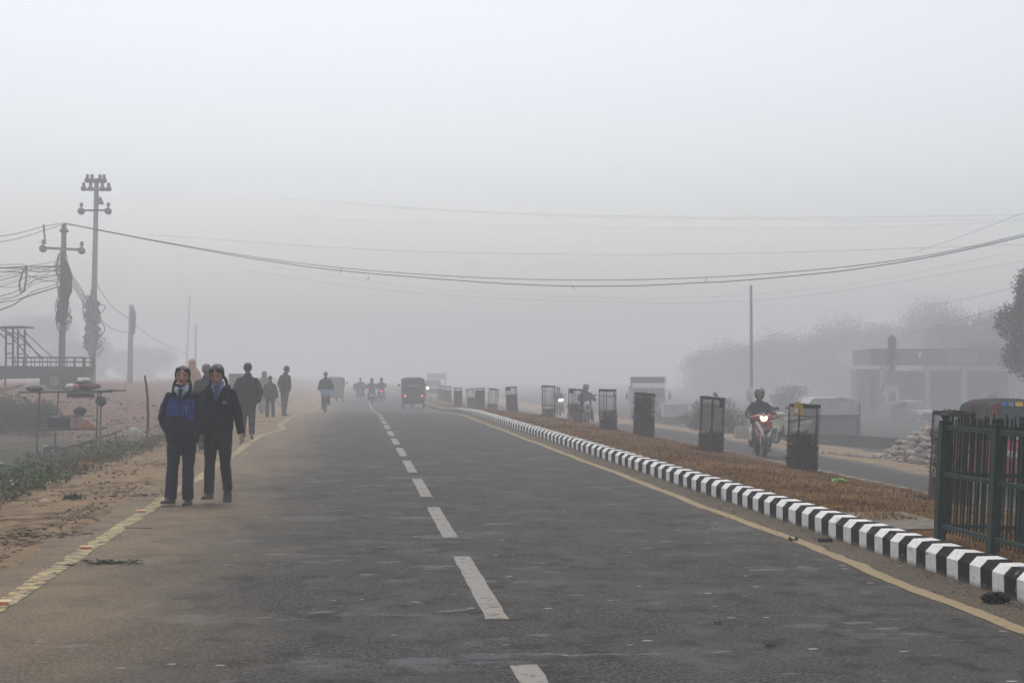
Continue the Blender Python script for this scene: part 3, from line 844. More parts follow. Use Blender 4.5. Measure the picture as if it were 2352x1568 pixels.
# ------------------------------------------------------------------ tree guards on the median
IRON = mat("dark_iron", (.018, .015, .0135), .75, .35, 14); RUST = mat("rusty_sheet", (.026, .019, .016), .85, .4, 9, .3, col2=(.05, .03, .022))
WIRE = mat("wire_dark", (.03, .027, .025), .7, .2, 10)
YPL = mat("yellow_plate", (.42, .30, .035), .6, .12, 12); RPL = mat("red_plate", (.42, .09, .05), .6, .12, 12); WPL = mat("white_paint", (.6, .6, .58), .7, .08, 9)
DRYW = mat("dry_weed", (.06, .04, .022), .95, .5, 20); TWIG = mat("twig", (.07, .052, .038), .9, .3, 20); GLEAF = mat("green_leaf", (.05, .085, .03), .7, .4, 9); REDLEAF = mat("red_leaf", (.14, .035, .025), .7, .3, 9)
GH, GR = 1.06, .24
GN = [0]
def guard(label, skirt=.36, bars=5, plate=None, dense=False, loc=(0, 0, 0), lean=(0, 0), rz=0, scale=(1, 1, 1), mid=None):
    t = thing("tree_guard", label, "tree guard", loc, 0, "tree guards standing along the median")
    t.rotation_euler = (R(lean[1]), R(lean[0]), rz); t.scale = scale
    GN[0] += 1; dent = lambda a, z: 1 + .045 * noise.noise(Vector((math.cos(a) * 1.2, math.sin(a) * 1.2 + GN[0] * 5, z * 2.2)))
    bm = NB()
    for z, w in ((GH, .028), (mid or skirt + .005, .016), (.02, .016)):
        torus(bm, (0, 0, z), GR, .008, 'z', 28, 6, rw=w)
    for k in range(bars):
        a = 2 * math.pi * (k + .3) / bars
        c, s = math.cos(a) * GR, math.sin(a) * GR
        tube(bm, [(c, s, GH * u) for u in (0, .2, .4, .6, .8, 1)], .0095, 4)
    def bend(bm):
        for v in bm.verts:
            k = dent(math.atan2(v.co.y, v.co.x), v.co.z); v.co.x *= k; v.co.y *= k
            if v.co.z > .9: v.co.z += .03 * noise.noise(Vector((v.co.x * 3, v.co.y * 3, GN[0] * 3.)))
    bend(bm); obj("frame", bm, IRON, t)
    bm = NB()
    n = 46
    for k in range(n):
        a = 2 * math.pi * k / n; c, s = math.cos(a) * (GR - .004), math.sin(a) * (GR - .004)
        tube(bm, [(c, s, lerp(skirt - .03, GH, u)) for u in (0, .25, .5, .75, 1)], .0017, 3, caps=False)
    z = skirt
    while z < GH:
        torus(bm, (0, 0, z), GR - .004, .0015, 'z', 24, 3); z += .03
    bend(bm); obj("wire_mesh", bm, WIRE, t)
    if skirt > .1:
        bm = NB(); rng = random.Random(hash(label) % 999)
        ring0 = None
        segs = 32
        rows = [[bm.verts.new((math.cos(2 * math.pi * k / segs) * (GR + .004 + .006 * noise.noise(Vector((k * .7, i * .9, skirt * 9)))), math.sin(2 * math.pi * k / segs) * (GR + .004 + .006 * noise.noise(Vector((k * .7, i * .9, 5)))), -.06 + (skirt + .06 + (.02 * noise.noise(Vector((k * .5, 3, skirt))) if i == 6 else 0)) * i / 6)) for k in range(segs)] for i in range(7)]
        for u, w in zip(rows, rows[1:]):
            for k in range(segs): bm.faces.new((u[k], u[(k + 1) % segs], w[(k + 1) % segs], w[k]))
        bend(bm); obj("skirt_sheet", bm, RUST, t, True)
    for (m, a, w, h, dz) in (plate or []):
        bm = NB(); aa = R(a)
        ps = []
        for u in np.linspace(-.5, .5, 5):
            an = aa + u * w / GR
            ps.append((math.cos(an) * (GR + .008), math.sin(an) * (GR + .008)))
        outer = [(p[0] * 1.012, p[1] * 1.012) for p in ps]
        prism(bm, outer + ps[::-1], GH + .03 - h + dz, GH + .03 + dz, 'z')
        pl = obj("sign_plate", bm, m, t)
        if m is YPL or m is RPL:
            bm = NB(); an = aa - .15 * w / GR
            box(bm, (math.cos(an) * (GR + .0125), math.sin(an) * (GR + .0125), GH + .03 - h * .62 + dz), (.004, w * .4, h * .36), Matrix.Rotation(an, 3, 'Z')); obj("notice", bm, WPL, pl)
    return t

def clump(name, label, cat, loc, n, fn, m, size, seed, group=None, kind=None, thin=.35):
    """plant made of many small leaves and stalks"""
    rng = random.Random(seed); V = []; F = []
    for i in range(n):
        p, d, L = fn(rng)
        d = Vector(d).normalized(); s = d.orthogonal().normalized(); s = Matrix.Rotation(rng.uniform(0, 6.3), 3, d) @ s
        w = L * thin * rng.uniform(.6, 1.2); p = Vector(p); b = len(V)
        nn = d.cross(s) * L * .12
        V += [p, p + d * L * .5 + s * w * .5 + nn, p + d * L, p + d * L * .5 - s * w * .5 + nn]
        F.append((b, b + 1, b + 2, b + 3))
    o = np_mesh(name, V, F, m); o.location = loc
    tag(o, label, cat, group, kind); return o

def weeds_in(loc, top, label, seed, n=700, m=DRYW):
    def f(r):
        a = r.uniform(0, 6.28); q = .21 * math.sqrt(r.random()); z = top * r.random() ** .8
        return (q * math.cos(a), q * math.sin(a), z * .9), (r.gauss(0, .7), r.gauss(0, .7), r.uniform(.1, 1.2)), r.uniform(.04, .13)
    return clump("dried_plant", label, "plant", loc, n, f, m, .1, seed, "dried plants inside the tree guards", thin=.22)

CAM2 = Vector((0, 0, CAMZ))
# column, base row, distance, options
GUARDS = [
 (2180, 17.7, "tree guard close behind the green fence, taller than the fence posts", dict(skirt=.30, bars=3, lean=(3, 0)), (1.03, 1.03, 1.04)),
 (1840, 23.3, "tree guard with a yellow plate on its rim, nearest one clear of the fence", dict(skirt=.42, bars=5, lean=(3.2, 0), plate=[(YPL, 232, .15, .2, .02)]), (1, 1, 1)),
 (1632, 29.3, "tree guard holding a leaning bare sapling, beside the red scooter", dict(skirt=.36, bars=6, lean=(2, 2), plate=[(IRON, 305, .12, .16, -.02)]), (1.03, 1.03, 1.03)),
 (1478, 35.2, "tree guard packed with dark creeper up to its rim", dict(skirt=.46, bars=4, lean=(1.5, 3)), (1.04, 1.04, 1.0)),
 (1397, 38.2, "tree guard with a red and white plate on its rim", dict(skirt=.30, bars=5, lean=(-1, 1), plate=[(RPL, 325, .13, .17, .0)]), (.94, .94, 1.02)),
 (1321, 46.6, "tree guard in front of the oncoming motorcyclist, dark plate on its rim", dict(skirt=.0, bars=5, mid=.42, lean=(2, 0), plate=[(IRON, 225, .2, .14, 0)]), (1, 1, 1)),
 (1260, 50, "open tree guard with a cross band, beside the motorcycle with its lamp on", dict(skirt=.0, bars=4, mid=.42, lean=(0, 0), plate=[(IRON, 195, .08, .12, 0)]), (.98, .98, 1.02)),
 (1177, 61, "lone tree guard wrapped in dark sheet, tilting towards the road", dict(skirt=.74, bars=5, lean=(-3, 0), plate=[(IRON, 230, .22, .14, 0)]), (.98, .98, 1)),
 (1130, 69, "pale hazy tree guard leaning over with a bent lid, in the far cluster", dict(skirt=.35, bars=4, lean=(5, 0), plate=[(IRON, 260, .3, .09, 0)]), (1, 1, 1)),
 (1103, 71.5, "dark upright tree guard in the far cluster, next to the leaning pale one", dict(skirt=.95, bars=4), (.95, .95, 1)),
 (1085, 76, "tree guard tilted towards the main road in the far cluster", dict(skirt=.62, bars=4, lean=(-6, 0)), (.95, .95, 1)),
 (1052, 80, "square looking hazy tree guard, before the faintest two", dict(skirt=.9, bars=4), (.95, .95, 1)),
 (1029, 100, "very faint tree guard, second farthest on the median", dict(skirt=.8, bars=4), (1, 1, 1)),
 (1013, 108, "very faint tree guard, farthest on the median", dict(skirt=.8, bars=4), (1, 1, 1)),
]
GP = []
for px, d, lab, o, sc_ in GUARDS:
    g = gd(px, d); GP.append(g)
    guard(lab, loc=(g.x, g.y, g.z - .02), scale=sc_, rz=R(-4), **o)
WT = [(.95, "dried weeds inside the tree guard close behind the fence", 900), (.62, "dried grass heaped inside the tree guard with the yellow plate", 1300), (.42, "dried weeds at the foot of the leaning sapling", 500), (1.05, "dark dried creeper filling a tree guard to its rim", 2600), (.55, "dried stalks inside the tree guard with the red plate", 800),
      (.62, "dark dried bush inside the tree guard before the motorcyclist", 900), (.3, "dry tuft at the bottom of the open tree guard", 500)]
for g, (h, lab, n) in zip(GP, WT): weeds_in((g.x, g.y, g.z), h, lab, int(h * 100), n, mat("dark_creeper", (.03, .022, .017), .95, .5, 20) if h > 1 else DRYW)
# rough tufts round the foot of each guard belong to the dry grass (below)
def sapling(loc, pts, lab, m, seed, n=16):
    t = thing("sapling", lab, "sapling", loc)
    bm = NB(); tube(bm, pts, [.012, .010, .007][:len(pts)], 6); obj("stem", bm, TWIG, t)
    top = Vector(pts[-1])
    c = clump("leaf_tip", None, None, (0, 0, 0), n, lambda r: (top + Vector((r.gauss(0, .02), r.gauss(0, .02), r.gauss(0, .02))), (r.gauss(0, 1), r.gauss(0, 1), r.uniform(-.2, 1)), r.uniform(.05, .1)), m, .1, seed, thin=.4); c.parent = t
    return t
g = GP[2]; sapling(g, [(-.07, -.05, 0), (.03, -.02, .6), (.11, 0, 1.12)], "bare leaning sapling with a leafy tip above its guard's rim", GLEAF, 3)
g = GP[0]; sapling(g, [(-.03, 0, 0), (-.02, 0, .6), (.0, .02, 1.08)], "sapling with a reddish leaf tip just above its guard by the fence", REDLEAF, 4)
# litter caught in and around the guards
def scrap(name, label, cat, loc, size, m, seed, rz=0, group=None, n=5, h=.3):
    bm = NB(); rng = random.Random(seed); gridn = n
    vs = [[bm.verts.new(((i / (gridn - 1) - .5) * size[0] * (1 + .3 * noise.noise(Vector((j * .9, seed, 0)))), (j / (gridn - 1) - .5) * size[1] * (1 + .3 * noise.noise(Vector((i * .9, 3, seed)))), size[2] * (.55 + .9 * noise.noise(Vector((i * .8 + seed, j * .8, seed * 1.7))) + .35 * (1 - ((i / (gridn - 1) - .5) * 2) ** 2)))) for i in range(gridn)] for j in range(gridn)]
    for j in range(gridn - 1):
        for i in range(gridn - 1): bm.faces.new((vs[j][i], vs[j][i + 1], vs[j + 1][i + 1], vs[j + 1][i]))
    bmesh.ops.solidify(bm, geom=bm.faces[:], thickness=.004)
    o = obj(name, bm, m, None, False); o.location = Vector(loc) + Vector((0, 0, .006)); o.rotation_euler = (0, 0, rz)
    return tag(o, label, cat, group)
PLW = mat("white_plastic", (.62, .62, .6), .5, .1, 8); PLG = mat("green_packet", (.22, .5, .1), .5, .2, 20, col2=(.4, .62, .3)); 
g = GP[1]; scrap("plastic_bag", "white plastic bag caught on the dry grass inside the yellow plate guard", "plastic bag", (g.x - .08, g.y - .1, g.z + .62), (.14, .1, .07), PLW, 4)
p = at(1928, 1129); scrap("snack_packet", "bright green and white packet lying on the dry grass of the median", "litter", (p.x, p.y, p.z + .1), (.17, .12, .05), PLG, 8)
g = GP[5]; scrap("paper_scrap", "white scrap at the foot of the guard before the motorcyclist", "litter", (g.x - .16, g.y - .28, g.z + .05), (.12, .1, .05), PLW, 9)

# ------------------------------------------------------------------ green railing round the end of the median
GREEN = mat("green_paint", (.003, .022, .013), .6, .35, 7, .2, col2=(.006, .038, .023))
GREEND = mat("green_paint_grimy", (.006, .014, .010), .7, .4, 12, .2, col2=(.012, .022, .016))
fz = gz(4.6, 11.5)
t = thing("fence", "dark green metal railing with ball topped posts, fencing the median's end beside the kerb", "fence", (0, 0, 0))
A = Vector((4.5, 11.12, 0))
Cc = Vector((4.5, 10.15, 0)); D = Vector((5.12, 11.05, 0)); E_ = Vector((4.52, 7.9, 0)); F_ = Vector((7.4, 10.85, 0))
LEAN = .058
def post(P, h=.95, w=.072):
    z0 = gz(P.x, P.y) - .03
    bm = NB(); b = Vector((P.x, P.y, z0)); L = Vector((LEAN * h, 0, 0))
    sections(bm, [[b + Vector((x * w / 2, y * w / 2, 0)) for x, y in ((-1, -1), (1, -1), (1, 1), (-1, 1))], [b + L + Vector((x * w / 2, y * w / 2, h)) for x, y in ((-1, -1), (1, -1), (1, 1), (-1, 1))]])
    po = obj("post", bm, GREEN, t, bevel=.006)
    bm = NB(); q = b + L + Vector((0, 0, h))
    loft(bm, [(q.x, q.y, q.z, .045, .045), (q.x, q.y, q.z + .012, .047, .047), (q.x, q.y, q.z + .016, .022, .022), (q.x, q.y, q.z + .03, .024, .024), (q.x, q.y, q.z + .045, .034, .034), (q.x, q.y, q.z + .06, .03, .03), (q.x, q.y, q.z + .07, .012, .012)], 16)
    obj("post_cap", bm, GREEN, po, True)
def panel(P, Q, n):
    z0 = lambda p: gz(p.x, p.y) + .02
    dv = (Q - P); dv.z = 0; ln = dv.length; dv.normalize(); nrm = Vector((-dv.y, dv.x, 0))
    for zz, hh in ((.10, .032), (.5, .032), (.86, .036)):
        bm = NB(); a = Vector((P.x + LEAN * zz, P.y, z0(P) + zz)) + dv * .036; b = Vector((Q.x + LEAN * zz, Q.y, z0(Q) + zz)) - dv * .036
        sections(bm, [[v + nrm * (sx * .014) + Vector((0, 0, sz * hh / 2)) for sx, sz in ((-1, -1), (1, -1), (1, 1), (-1, 1))] for v in (a, b)])
        obj("rail", bm, GREEN, t)
    bm = NB(); rng = random.Random(int(P.x * 100 + Q.y * 10))
    for k in range(n):
        u = (k + .5) / n; b = P.lerp(Q, u); h = .95 + rng.uniform(-.03, .02); zb = .05
        sk = rng.uniform(-.008, .008)
        s0 = Vector((b.x + LEAN * zb, b.y, z0(b) + zb)) + nrm * .022; s1 = Vector((b.x + LEAN * h, b.y, z0(b) + h)) + nrm * .022 + dv * sk
        tube(bm, [s0, s1], .0068, 6)
    obj("railing_bars", bm, GREEND, t)
for P in (A, Cc, D, E_, F_): post(P)
panel(A, Cc, 16); panel(Cc, E_, 34); panel(A, D, 12); panel(D, F_, 34)

# ------------------------------------------------------------------ poles and wires
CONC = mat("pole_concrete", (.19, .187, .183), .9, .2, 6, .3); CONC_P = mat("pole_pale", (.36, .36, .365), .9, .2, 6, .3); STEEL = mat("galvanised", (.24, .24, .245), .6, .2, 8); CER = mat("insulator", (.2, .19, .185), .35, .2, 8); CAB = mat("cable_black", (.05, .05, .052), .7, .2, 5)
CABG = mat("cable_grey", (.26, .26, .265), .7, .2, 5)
def pole_obj(label, base, top, r0, r1, m=CONC, group="utility poles along the road"):
    t = thing("utility_pole", label, "utility pole", base, 0, group)
    bm = NB(); tp = Vector(top) - Vector(base)
    tube(bm, [(0, 0, -.6), tp * .5, tp], [r0, (r0 + r1) / 2, r1], 12); obj("shaft", bm, m, t, True)
    return t, tp
def crossarm(t, c, L, w=.11, insul=True, roll=.0, ball=.2):
    c = Vector(c); M = Matrix.Rotation(roll, 3, 'Y')
    bm = NB(); box(bm, c + Vector((0, -.16, 0)), (L, .1, w), M); a = obj("crossarm", bm, STEEL, t)
    if insul:
        for s in (-1, 1):
            q = c + M @ Vector((s * L / 2, -.16, 0))
            bm = NB(); disc(bm, q + Vector((0, -.05, -.05)), ball, .2, 'y', 18); ell(bm, q + Vector((0, -.17, -.05)), (ball * .7, .05, ball * .7), None, 12, 6); obj("drum_insulator", bm, CER, a, True)
            bm = NB(); loft(bm, [(q.x + s * .03 * 0, q.y, q.z + .05, .04, .04), (q.x, q.y, q.z + .22, .05, .05), (q.x, q.y, q.z + .24, .11, .11), (q.x, q.y, q.z + .3, .12, .12), (q.x, q.y, q.z + .33, .06, .06), (q.x, q.y, q.z + .36, .10, .10), (q.x, q.y, q.z + .43, .07, .07)], 12); obj("pin_insulator", bm, CER, a, True)
    return a
def tangle(bm, c, rx, rz, n, seed, r=.018):
    rng = random.Random(seed)
    for i in range(n):
        x0 = rng.gauss(0, rx * .3); z0 = rng.uniform(-rz * .5, rz * .5); L = rng.uniform(.4, 1.1) * rz; w = rng.uniform(.15, .75) * rx * rng.choice((-1, 1)); pts = []
        for k in range(9):
            u = k / 8; pts.append(Vector(c) + Vector((x0 * (1 - u * .6) + w * math.sin(u * math.pi) ** rng.uniform(.8, 1.3), -.22 + rng.gauss(0, .04), z0 + L * (.5 - u) + .12 * rz * rng.uniform(-1, 1) * math.sin(u * 6))))
        tube(bm, pts, r, 4)
def blob(bm, c, w, h, seed):
    rng = random.Random(seed); n = 9
    loft(bm, [(c[0] + w * .25 * noise.noise(Vector((i * .8, seed, 0))), c[1] - .15, c[2] + h * (i / (n - 1) - .5), (.1 + w * (.5 + .5 * noise.noise(Vector((i * .9, 3, seed)))) * math.sin(math.pi * (i + .4) / (n)) ** .7), .2) for i in range(n)], 9)
dA, dB = 77, 82
bA = gd(141, dA); tA = atd(147, 520, dA)
poleA, vA = pole_obj("concrete pole thick with cable tangles, standing behind the trailer, one crossarm with drum ends", bA, tA, .19, .13)
def rel(base, px, py, d): return atd(px, py, d) - Vector(base)
crossarm(poleA, rel(bA, 145, 572, dA), 1.95, .13, True, R(2.5), .19)
bm = NB(); c = rel(bA, 147, 527, dA); loft(bm, [(c.x, c.y, c.z - .22, .1, .1), (c.x, c.y, c.z - .1, .26, .2), (c.x, c.y, c.z + .02, .2, .18), (c.x, c.y, c.z + .1, .08, .08), (c.x, c.y, c.z + .22, .14, .14), (c.x, c.y, c.z + .3, .06, .06)], 14); obj("cap_insulator", bm, CER, poleA, True)
bm = NB(); c0 = rel(bA, 104, 560, dA); c1 = rel(bA, 100, 515, dA); tube(bm, [c0, c1], .05, 6); obj("pin_rod", bm, STEEL, poleA)
bm = NB(); c = rel(bA, 149, 640, dA); loft(bm, [(c.x + .08, c.y - .25, c.z - 1.1, .12, .12), (c.x + .12, c.y - .25, c.z - .7, .3, .2), (c.x + .1, c.y - .25, c.z + .2, .33, .2), (c.x + .02, c.y - .25, c.z + .9, .16, .14)], 10); obj("cable_box", bm, mat("grimy_box", (.05, .05, .052), .8, .3, 3), poleA)
bm = NB(); tangle(bm, rel(bA, 148, 705, dA), .45, 1.5, 16, 3, .022); tangle(bm, rel(bA, 155, 728, dA), .42, .9, 10, 8, .022); tangle(bm, rel(bA, 145, 640, dA), .5, 1.8, 18, 12, .02); obj("cable_coils", bm, CAB, poleA)
bm = NB(); blob(bm, rel(bA, 149, 668, dA), .36, 2.6, 2); blob(bm, rel(bA, 140, 715, dA), .2, 1.2, 5); obj("cable_bundle", bm, CAB, poleA, True)
bB = gd(212, dB); tB = atd(222, 410, dB)
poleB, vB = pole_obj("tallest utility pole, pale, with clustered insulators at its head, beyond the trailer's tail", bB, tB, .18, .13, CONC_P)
crossarm(poleB, rel(bB, 219, 484, dB), 1.45, .1, True, R(-1), .19)
for (px, py, L) in ((222, 437, 1.35), (221, 418, .9)):
    a = crossarm(poleB, rel(bB, px, py, dB), L, .1, False)
    for s in (-1, -.45, .5, 1):
        q = rel(bB, px, py, dB) + Vector((s * L / 2, -.16, 0)); bm = NB()
        loft(bm, [(q.x, q.y, q.z - .06, .12, .12), (q.x, q.y, q.z + .06, .17, .17), (q.x, q.y, q.z + .16, .15, .15), (q.x, q.y, q.z + .2, .07, .07), (q.x, q.y, q.z + .3, .11, .11), (q.x, q.y, q.z + .42, .05, .05)], 10); obj("pin_insulator", bm, CER, a, True)
bm = NB(); c = rel(bB, 226, 462, dB); box(bm, c + Vector((.1, -.2, 0)), (.5, .25, .4), taper=(.3, .8)); obj("fuse_box", bm, STEEL, poleB)
bm = NB(); tangle(bm, rel(bB, 213, 712, dB), .62, 1.0, 22, 5, .03); tangle(bm, rel(bB, 214, 778, dB), .7, 1.2, 24, 6, .03); tangle(bm, rel(bB, 230, 790, dB), .6, .9, 5, 9, .018); tangle(bm, rel(bB, 214, 745, dB), .3, 2, 12, 15, .03); obj("cable_coils", bm, CABG, poleB)
bm = NB(); blob(bm, rel(bB, 213, 710, dB), .55, 1.5, 3); blob(bm, rel(bB, 212, 775, dB), .6, 2.0, 8); obj("cable_bundle", bm, CABG, poleB, True)
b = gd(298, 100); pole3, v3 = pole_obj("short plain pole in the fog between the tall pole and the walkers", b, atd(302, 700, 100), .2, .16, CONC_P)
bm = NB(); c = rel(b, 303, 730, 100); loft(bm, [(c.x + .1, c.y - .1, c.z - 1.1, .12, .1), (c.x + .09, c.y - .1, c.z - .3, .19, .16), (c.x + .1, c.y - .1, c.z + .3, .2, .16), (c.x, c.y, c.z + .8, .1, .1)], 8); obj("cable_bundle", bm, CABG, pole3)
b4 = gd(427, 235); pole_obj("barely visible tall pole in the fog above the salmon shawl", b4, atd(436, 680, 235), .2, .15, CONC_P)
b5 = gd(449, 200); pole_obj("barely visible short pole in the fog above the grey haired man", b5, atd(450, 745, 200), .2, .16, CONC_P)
b6 = gd(1726, 96); pole6, _ = pole_obj("thin plain pole with a white paper wrapped round it, behind the scooter rider", b6, atd(1725, 655, 96), .12, .09, CONC)
bm = NB(); q0, q1 = atd(1722, 920, 95.8) - b6, atd(1721, 888, 95.8) - b6; tube(bm, [q0, q1], .22, 12); obj("paper_notice", bm, mat("paper", (.4, .4, .42), .9), pole6, True)
b7 = gd(2053, 98); pole7, _ = pole_obj("pole with clutter and a meter box, before the filling station canopy", b7, atd(2049, 770, 98), .2, .17, CONC)
bm = NB(); c = rel(b7, 2049, 790, 98); loft(bm, [(c.x, c.y, c.z - .9, .2, .2), (c.x, c.y, c.z - .2, .3, .28), (c.x, c.y, c.z + .4, .28, .28), (c.x, c.y, c.z + .6, .12, .12)], 10); obj("cable_bundle", bm, CAB, pole7)
bm = NB(); tangle(bm, rel(b7, 2047, 825, 98), .6, .9, 14, 44, .03); obj("cable_coils", bm, CAB, pole7)
bm = NB(); c = rel(b7, 2047, 907, 98); box(bm, c + Vector((-.05, -.3, 0)), (.85, .25, 1.3)); mb = obj("meter_box", bm, mat("box_pale", (.42, .42, .43), .7), pole7, bevel=.02)
bm = NB(); box(bm, c + Vector((-.08, -.44, -.12)), (.42, .03, .6)); obj("box_door", bm, mat("box_grey", (.2, .2, .21), .7), mb)
# roadside stick on the verge and a thin rod
b = at(338, 1006); t = thing("stake", "crooked wooden stake stuck upright at the verge, near the jacket girl", "stake", b); bm = NB()
tube(bm, [(0, 0, -.1)] + [atd(px, py, 33.5) - b for px, py in ((340, 960), (339, 915), (336, 885), (332, 862))], [.035, .032, .028, .026, .02], 7); obj("stick", bm, mat("stake_wood", (.075, .055, .042), .9, .3, 9), t)
bm = NB(); ell(bm, (.0, 0, .02), (.16, .14, .10)); obj("earth_foot", bm, M_DIRT, t, True)
b = at(291, 985); tag(obj("rod", NB() if False else (lambda m: (tube(m, [b - Vector((0, 0, .1)), b + Vector((.0, 0, .9)), b + Vector((-.06, 0, 1.75))], [.014, .012, .008], 5), m)[1])(NB()), STEEL), "thin grey rod standing in the weeds by the stake", "rod")

def cable(label, pts, r, m=CAB, n=40, group="overhead cables across the road", wig=0.):
    """smooth cable through places given by column, row and distance"""
    P = [atd(*p) for p in pts]
    out = []
    Q = [P[0] * 2 - P[1]] + P + [P[-1] * 2 - P[-2]]
    for i in range(1, len(Q) - 2):
        for k in range(n // (len(P) - 1)):
            u = k / (n // (len(P) - 1)); a, b, c, d = Q[i - 1:i + 3]
            out.append(.5 * ((2 * b) + (c - a) * u + (2 * a - 5 * b + 4 * c - d) * u * u + (3 * b - a - 3 * c + d) * u ** 3))
    out.append(P[-1])
    if wig: out = [p + Vector((0, 0, wig * noise.noise(p * .8))) for p in out]
    bm = NB(); tube(bm, out, r, 5)
    return tag(obj("cable", bm, m, None, True), label, "cable", group)
cable("thick sagging cable low across the road, lower of the main pair", [(149, 514, dA), (400, 562, 75), (700, 612, 72), (1000, 640, 69), (1300, 657, 66), (1600, 650, 63), (1900, 626, 60), (2150, 588, 57), (2420, 526, 54)], .021, wig=.02)
cable("sagging cable just above the thick one, upper of the main pair", [(149, 512, dA), (400, 560, 75), (700, 606, 72), (1000, 632, 69), (1300, 643, 66), (1600, 638, 63), (1900, 617, 60), (2150, 583, 57), (2420, 522, 54)], .016)
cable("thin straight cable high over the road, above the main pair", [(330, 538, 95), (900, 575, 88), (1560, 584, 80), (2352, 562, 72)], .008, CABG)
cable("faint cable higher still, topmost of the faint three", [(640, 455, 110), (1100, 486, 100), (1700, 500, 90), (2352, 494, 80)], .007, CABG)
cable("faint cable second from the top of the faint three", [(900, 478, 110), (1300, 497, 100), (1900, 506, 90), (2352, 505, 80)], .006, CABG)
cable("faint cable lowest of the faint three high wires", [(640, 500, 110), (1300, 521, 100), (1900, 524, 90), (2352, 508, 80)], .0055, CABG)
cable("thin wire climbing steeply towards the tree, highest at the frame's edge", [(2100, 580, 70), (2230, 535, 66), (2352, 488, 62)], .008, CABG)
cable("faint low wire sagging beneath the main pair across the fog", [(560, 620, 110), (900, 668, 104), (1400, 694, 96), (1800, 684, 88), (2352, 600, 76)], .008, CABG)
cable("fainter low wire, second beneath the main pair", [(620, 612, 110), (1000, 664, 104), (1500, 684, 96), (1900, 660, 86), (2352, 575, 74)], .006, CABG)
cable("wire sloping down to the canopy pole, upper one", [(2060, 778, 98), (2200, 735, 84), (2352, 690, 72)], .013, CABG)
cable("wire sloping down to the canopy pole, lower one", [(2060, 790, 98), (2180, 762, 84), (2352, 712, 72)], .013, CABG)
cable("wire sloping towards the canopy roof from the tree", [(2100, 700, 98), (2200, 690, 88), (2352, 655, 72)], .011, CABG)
# hanging ties on the main pair
for (px, py, d, dx, dy) in ((783, 616, 71.2, -3, 14), (847, 634, 70.6, -4, 9), (1313, 655, 65.9, 5, 10), (1620, 636, 62.8, 0, 12)):
    bm = NB(); a = atd(px, py, d); b_ = atd(px + dx, py + dy, d); tube(bm, [a, a.lerp(b_, .5) + Vector((.05, 0, 0)), b_], .014, 4)
    tag(obj("cable_tie", bm, CAB), "short loose tie hanging from the main pair of cables", "cable tie", "cable ties on the main pair")
LC = "service cables bundled at the tangled pole"
cable("cable running from the tangled pole's head out of frame, upper", [(148, 512, dA), (100, 520, dA - 2), (40, 536, dA - 5), (-40, 548, dA - 9)], .018, group=LC)
cable("cable running from the tangled pole's head out of frame, lower", [(148, 516, dA), (104, 528, dA - 2), (40, 548, dA - 5), (-40, 562, dA - 9)], .016, group=LC)
rng = random.Random(11)
ends = [(590, 612), (597, 618), (603, 640), (606, 655), (613, 668), (618, 640), (622, 660), (630, 690), (640, 705), (607, 630), (655, 700), (600, 625), (635, 660), (596, 615), (648, 690), (612, 628)]
for i, (ye, ym) in enumerate(ends):
    y1 = rng.uniform(598, 650); sag = rng.uniform(4, 16)
    cable("grey service cable fanning from the tangled pole towards the frame's edge", [(142, y1, dA - .3), (80, (y1 + ye) / 2 + sag, dA - 3 + rng.uniform(-1, 1)), (45, ye * .6 + ym * .4 + sag * .8, dA - 5), (-30, ym, dA - 9)], rng.choice((.010, .014, .02)), group=LC, n=24, wig=.05)
cable("heavy cable bundle drooping from the tangled pole past a hanging loop", [(143, 655, dA - .3), (60, 682, dA - 4), (30, 700, dA - 6), (-30, 722, dA - 10)], .035, group=LC)
cable("heavy straight cable bundle level from the tangled pole", [(143, 612, dA - .3), (60, 612, dA - 4), (-30, 618, dA - 10)], .028, group=LC)
bm = NB(); tube(bm, [atd(60, 611, 73), atd(50, 630, 73), atd(44, 655, 73), atd(48, 672, 73), atd(56, 665, 73), atd(60, 640, 73), atd(62, 612, 73)], .045, 6); tag(obj("cable_loop", bm, CAB, None, True), "dark loop of spare cable hung among the service cables", "cable loop")
for i in range(7):
    y0 = rng.uniform(605, 650); y1 = rng.uniform(690, 725)
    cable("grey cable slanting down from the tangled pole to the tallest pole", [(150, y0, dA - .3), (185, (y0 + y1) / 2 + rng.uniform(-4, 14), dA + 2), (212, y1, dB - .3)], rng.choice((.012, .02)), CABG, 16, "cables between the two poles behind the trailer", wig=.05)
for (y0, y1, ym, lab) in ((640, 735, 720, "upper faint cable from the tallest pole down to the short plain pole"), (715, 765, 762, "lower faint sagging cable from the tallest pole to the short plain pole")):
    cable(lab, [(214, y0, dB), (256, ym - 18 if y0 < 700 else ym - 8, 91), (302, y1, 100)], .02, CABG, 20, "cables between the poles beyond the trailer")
cable("faint cable falling away from the short plain pole into the fog", [(304, 740, 100), (350, 775, 118), (430, 815, 150)], .02, CABG, 20, "cables between the poles beyond the trailer")
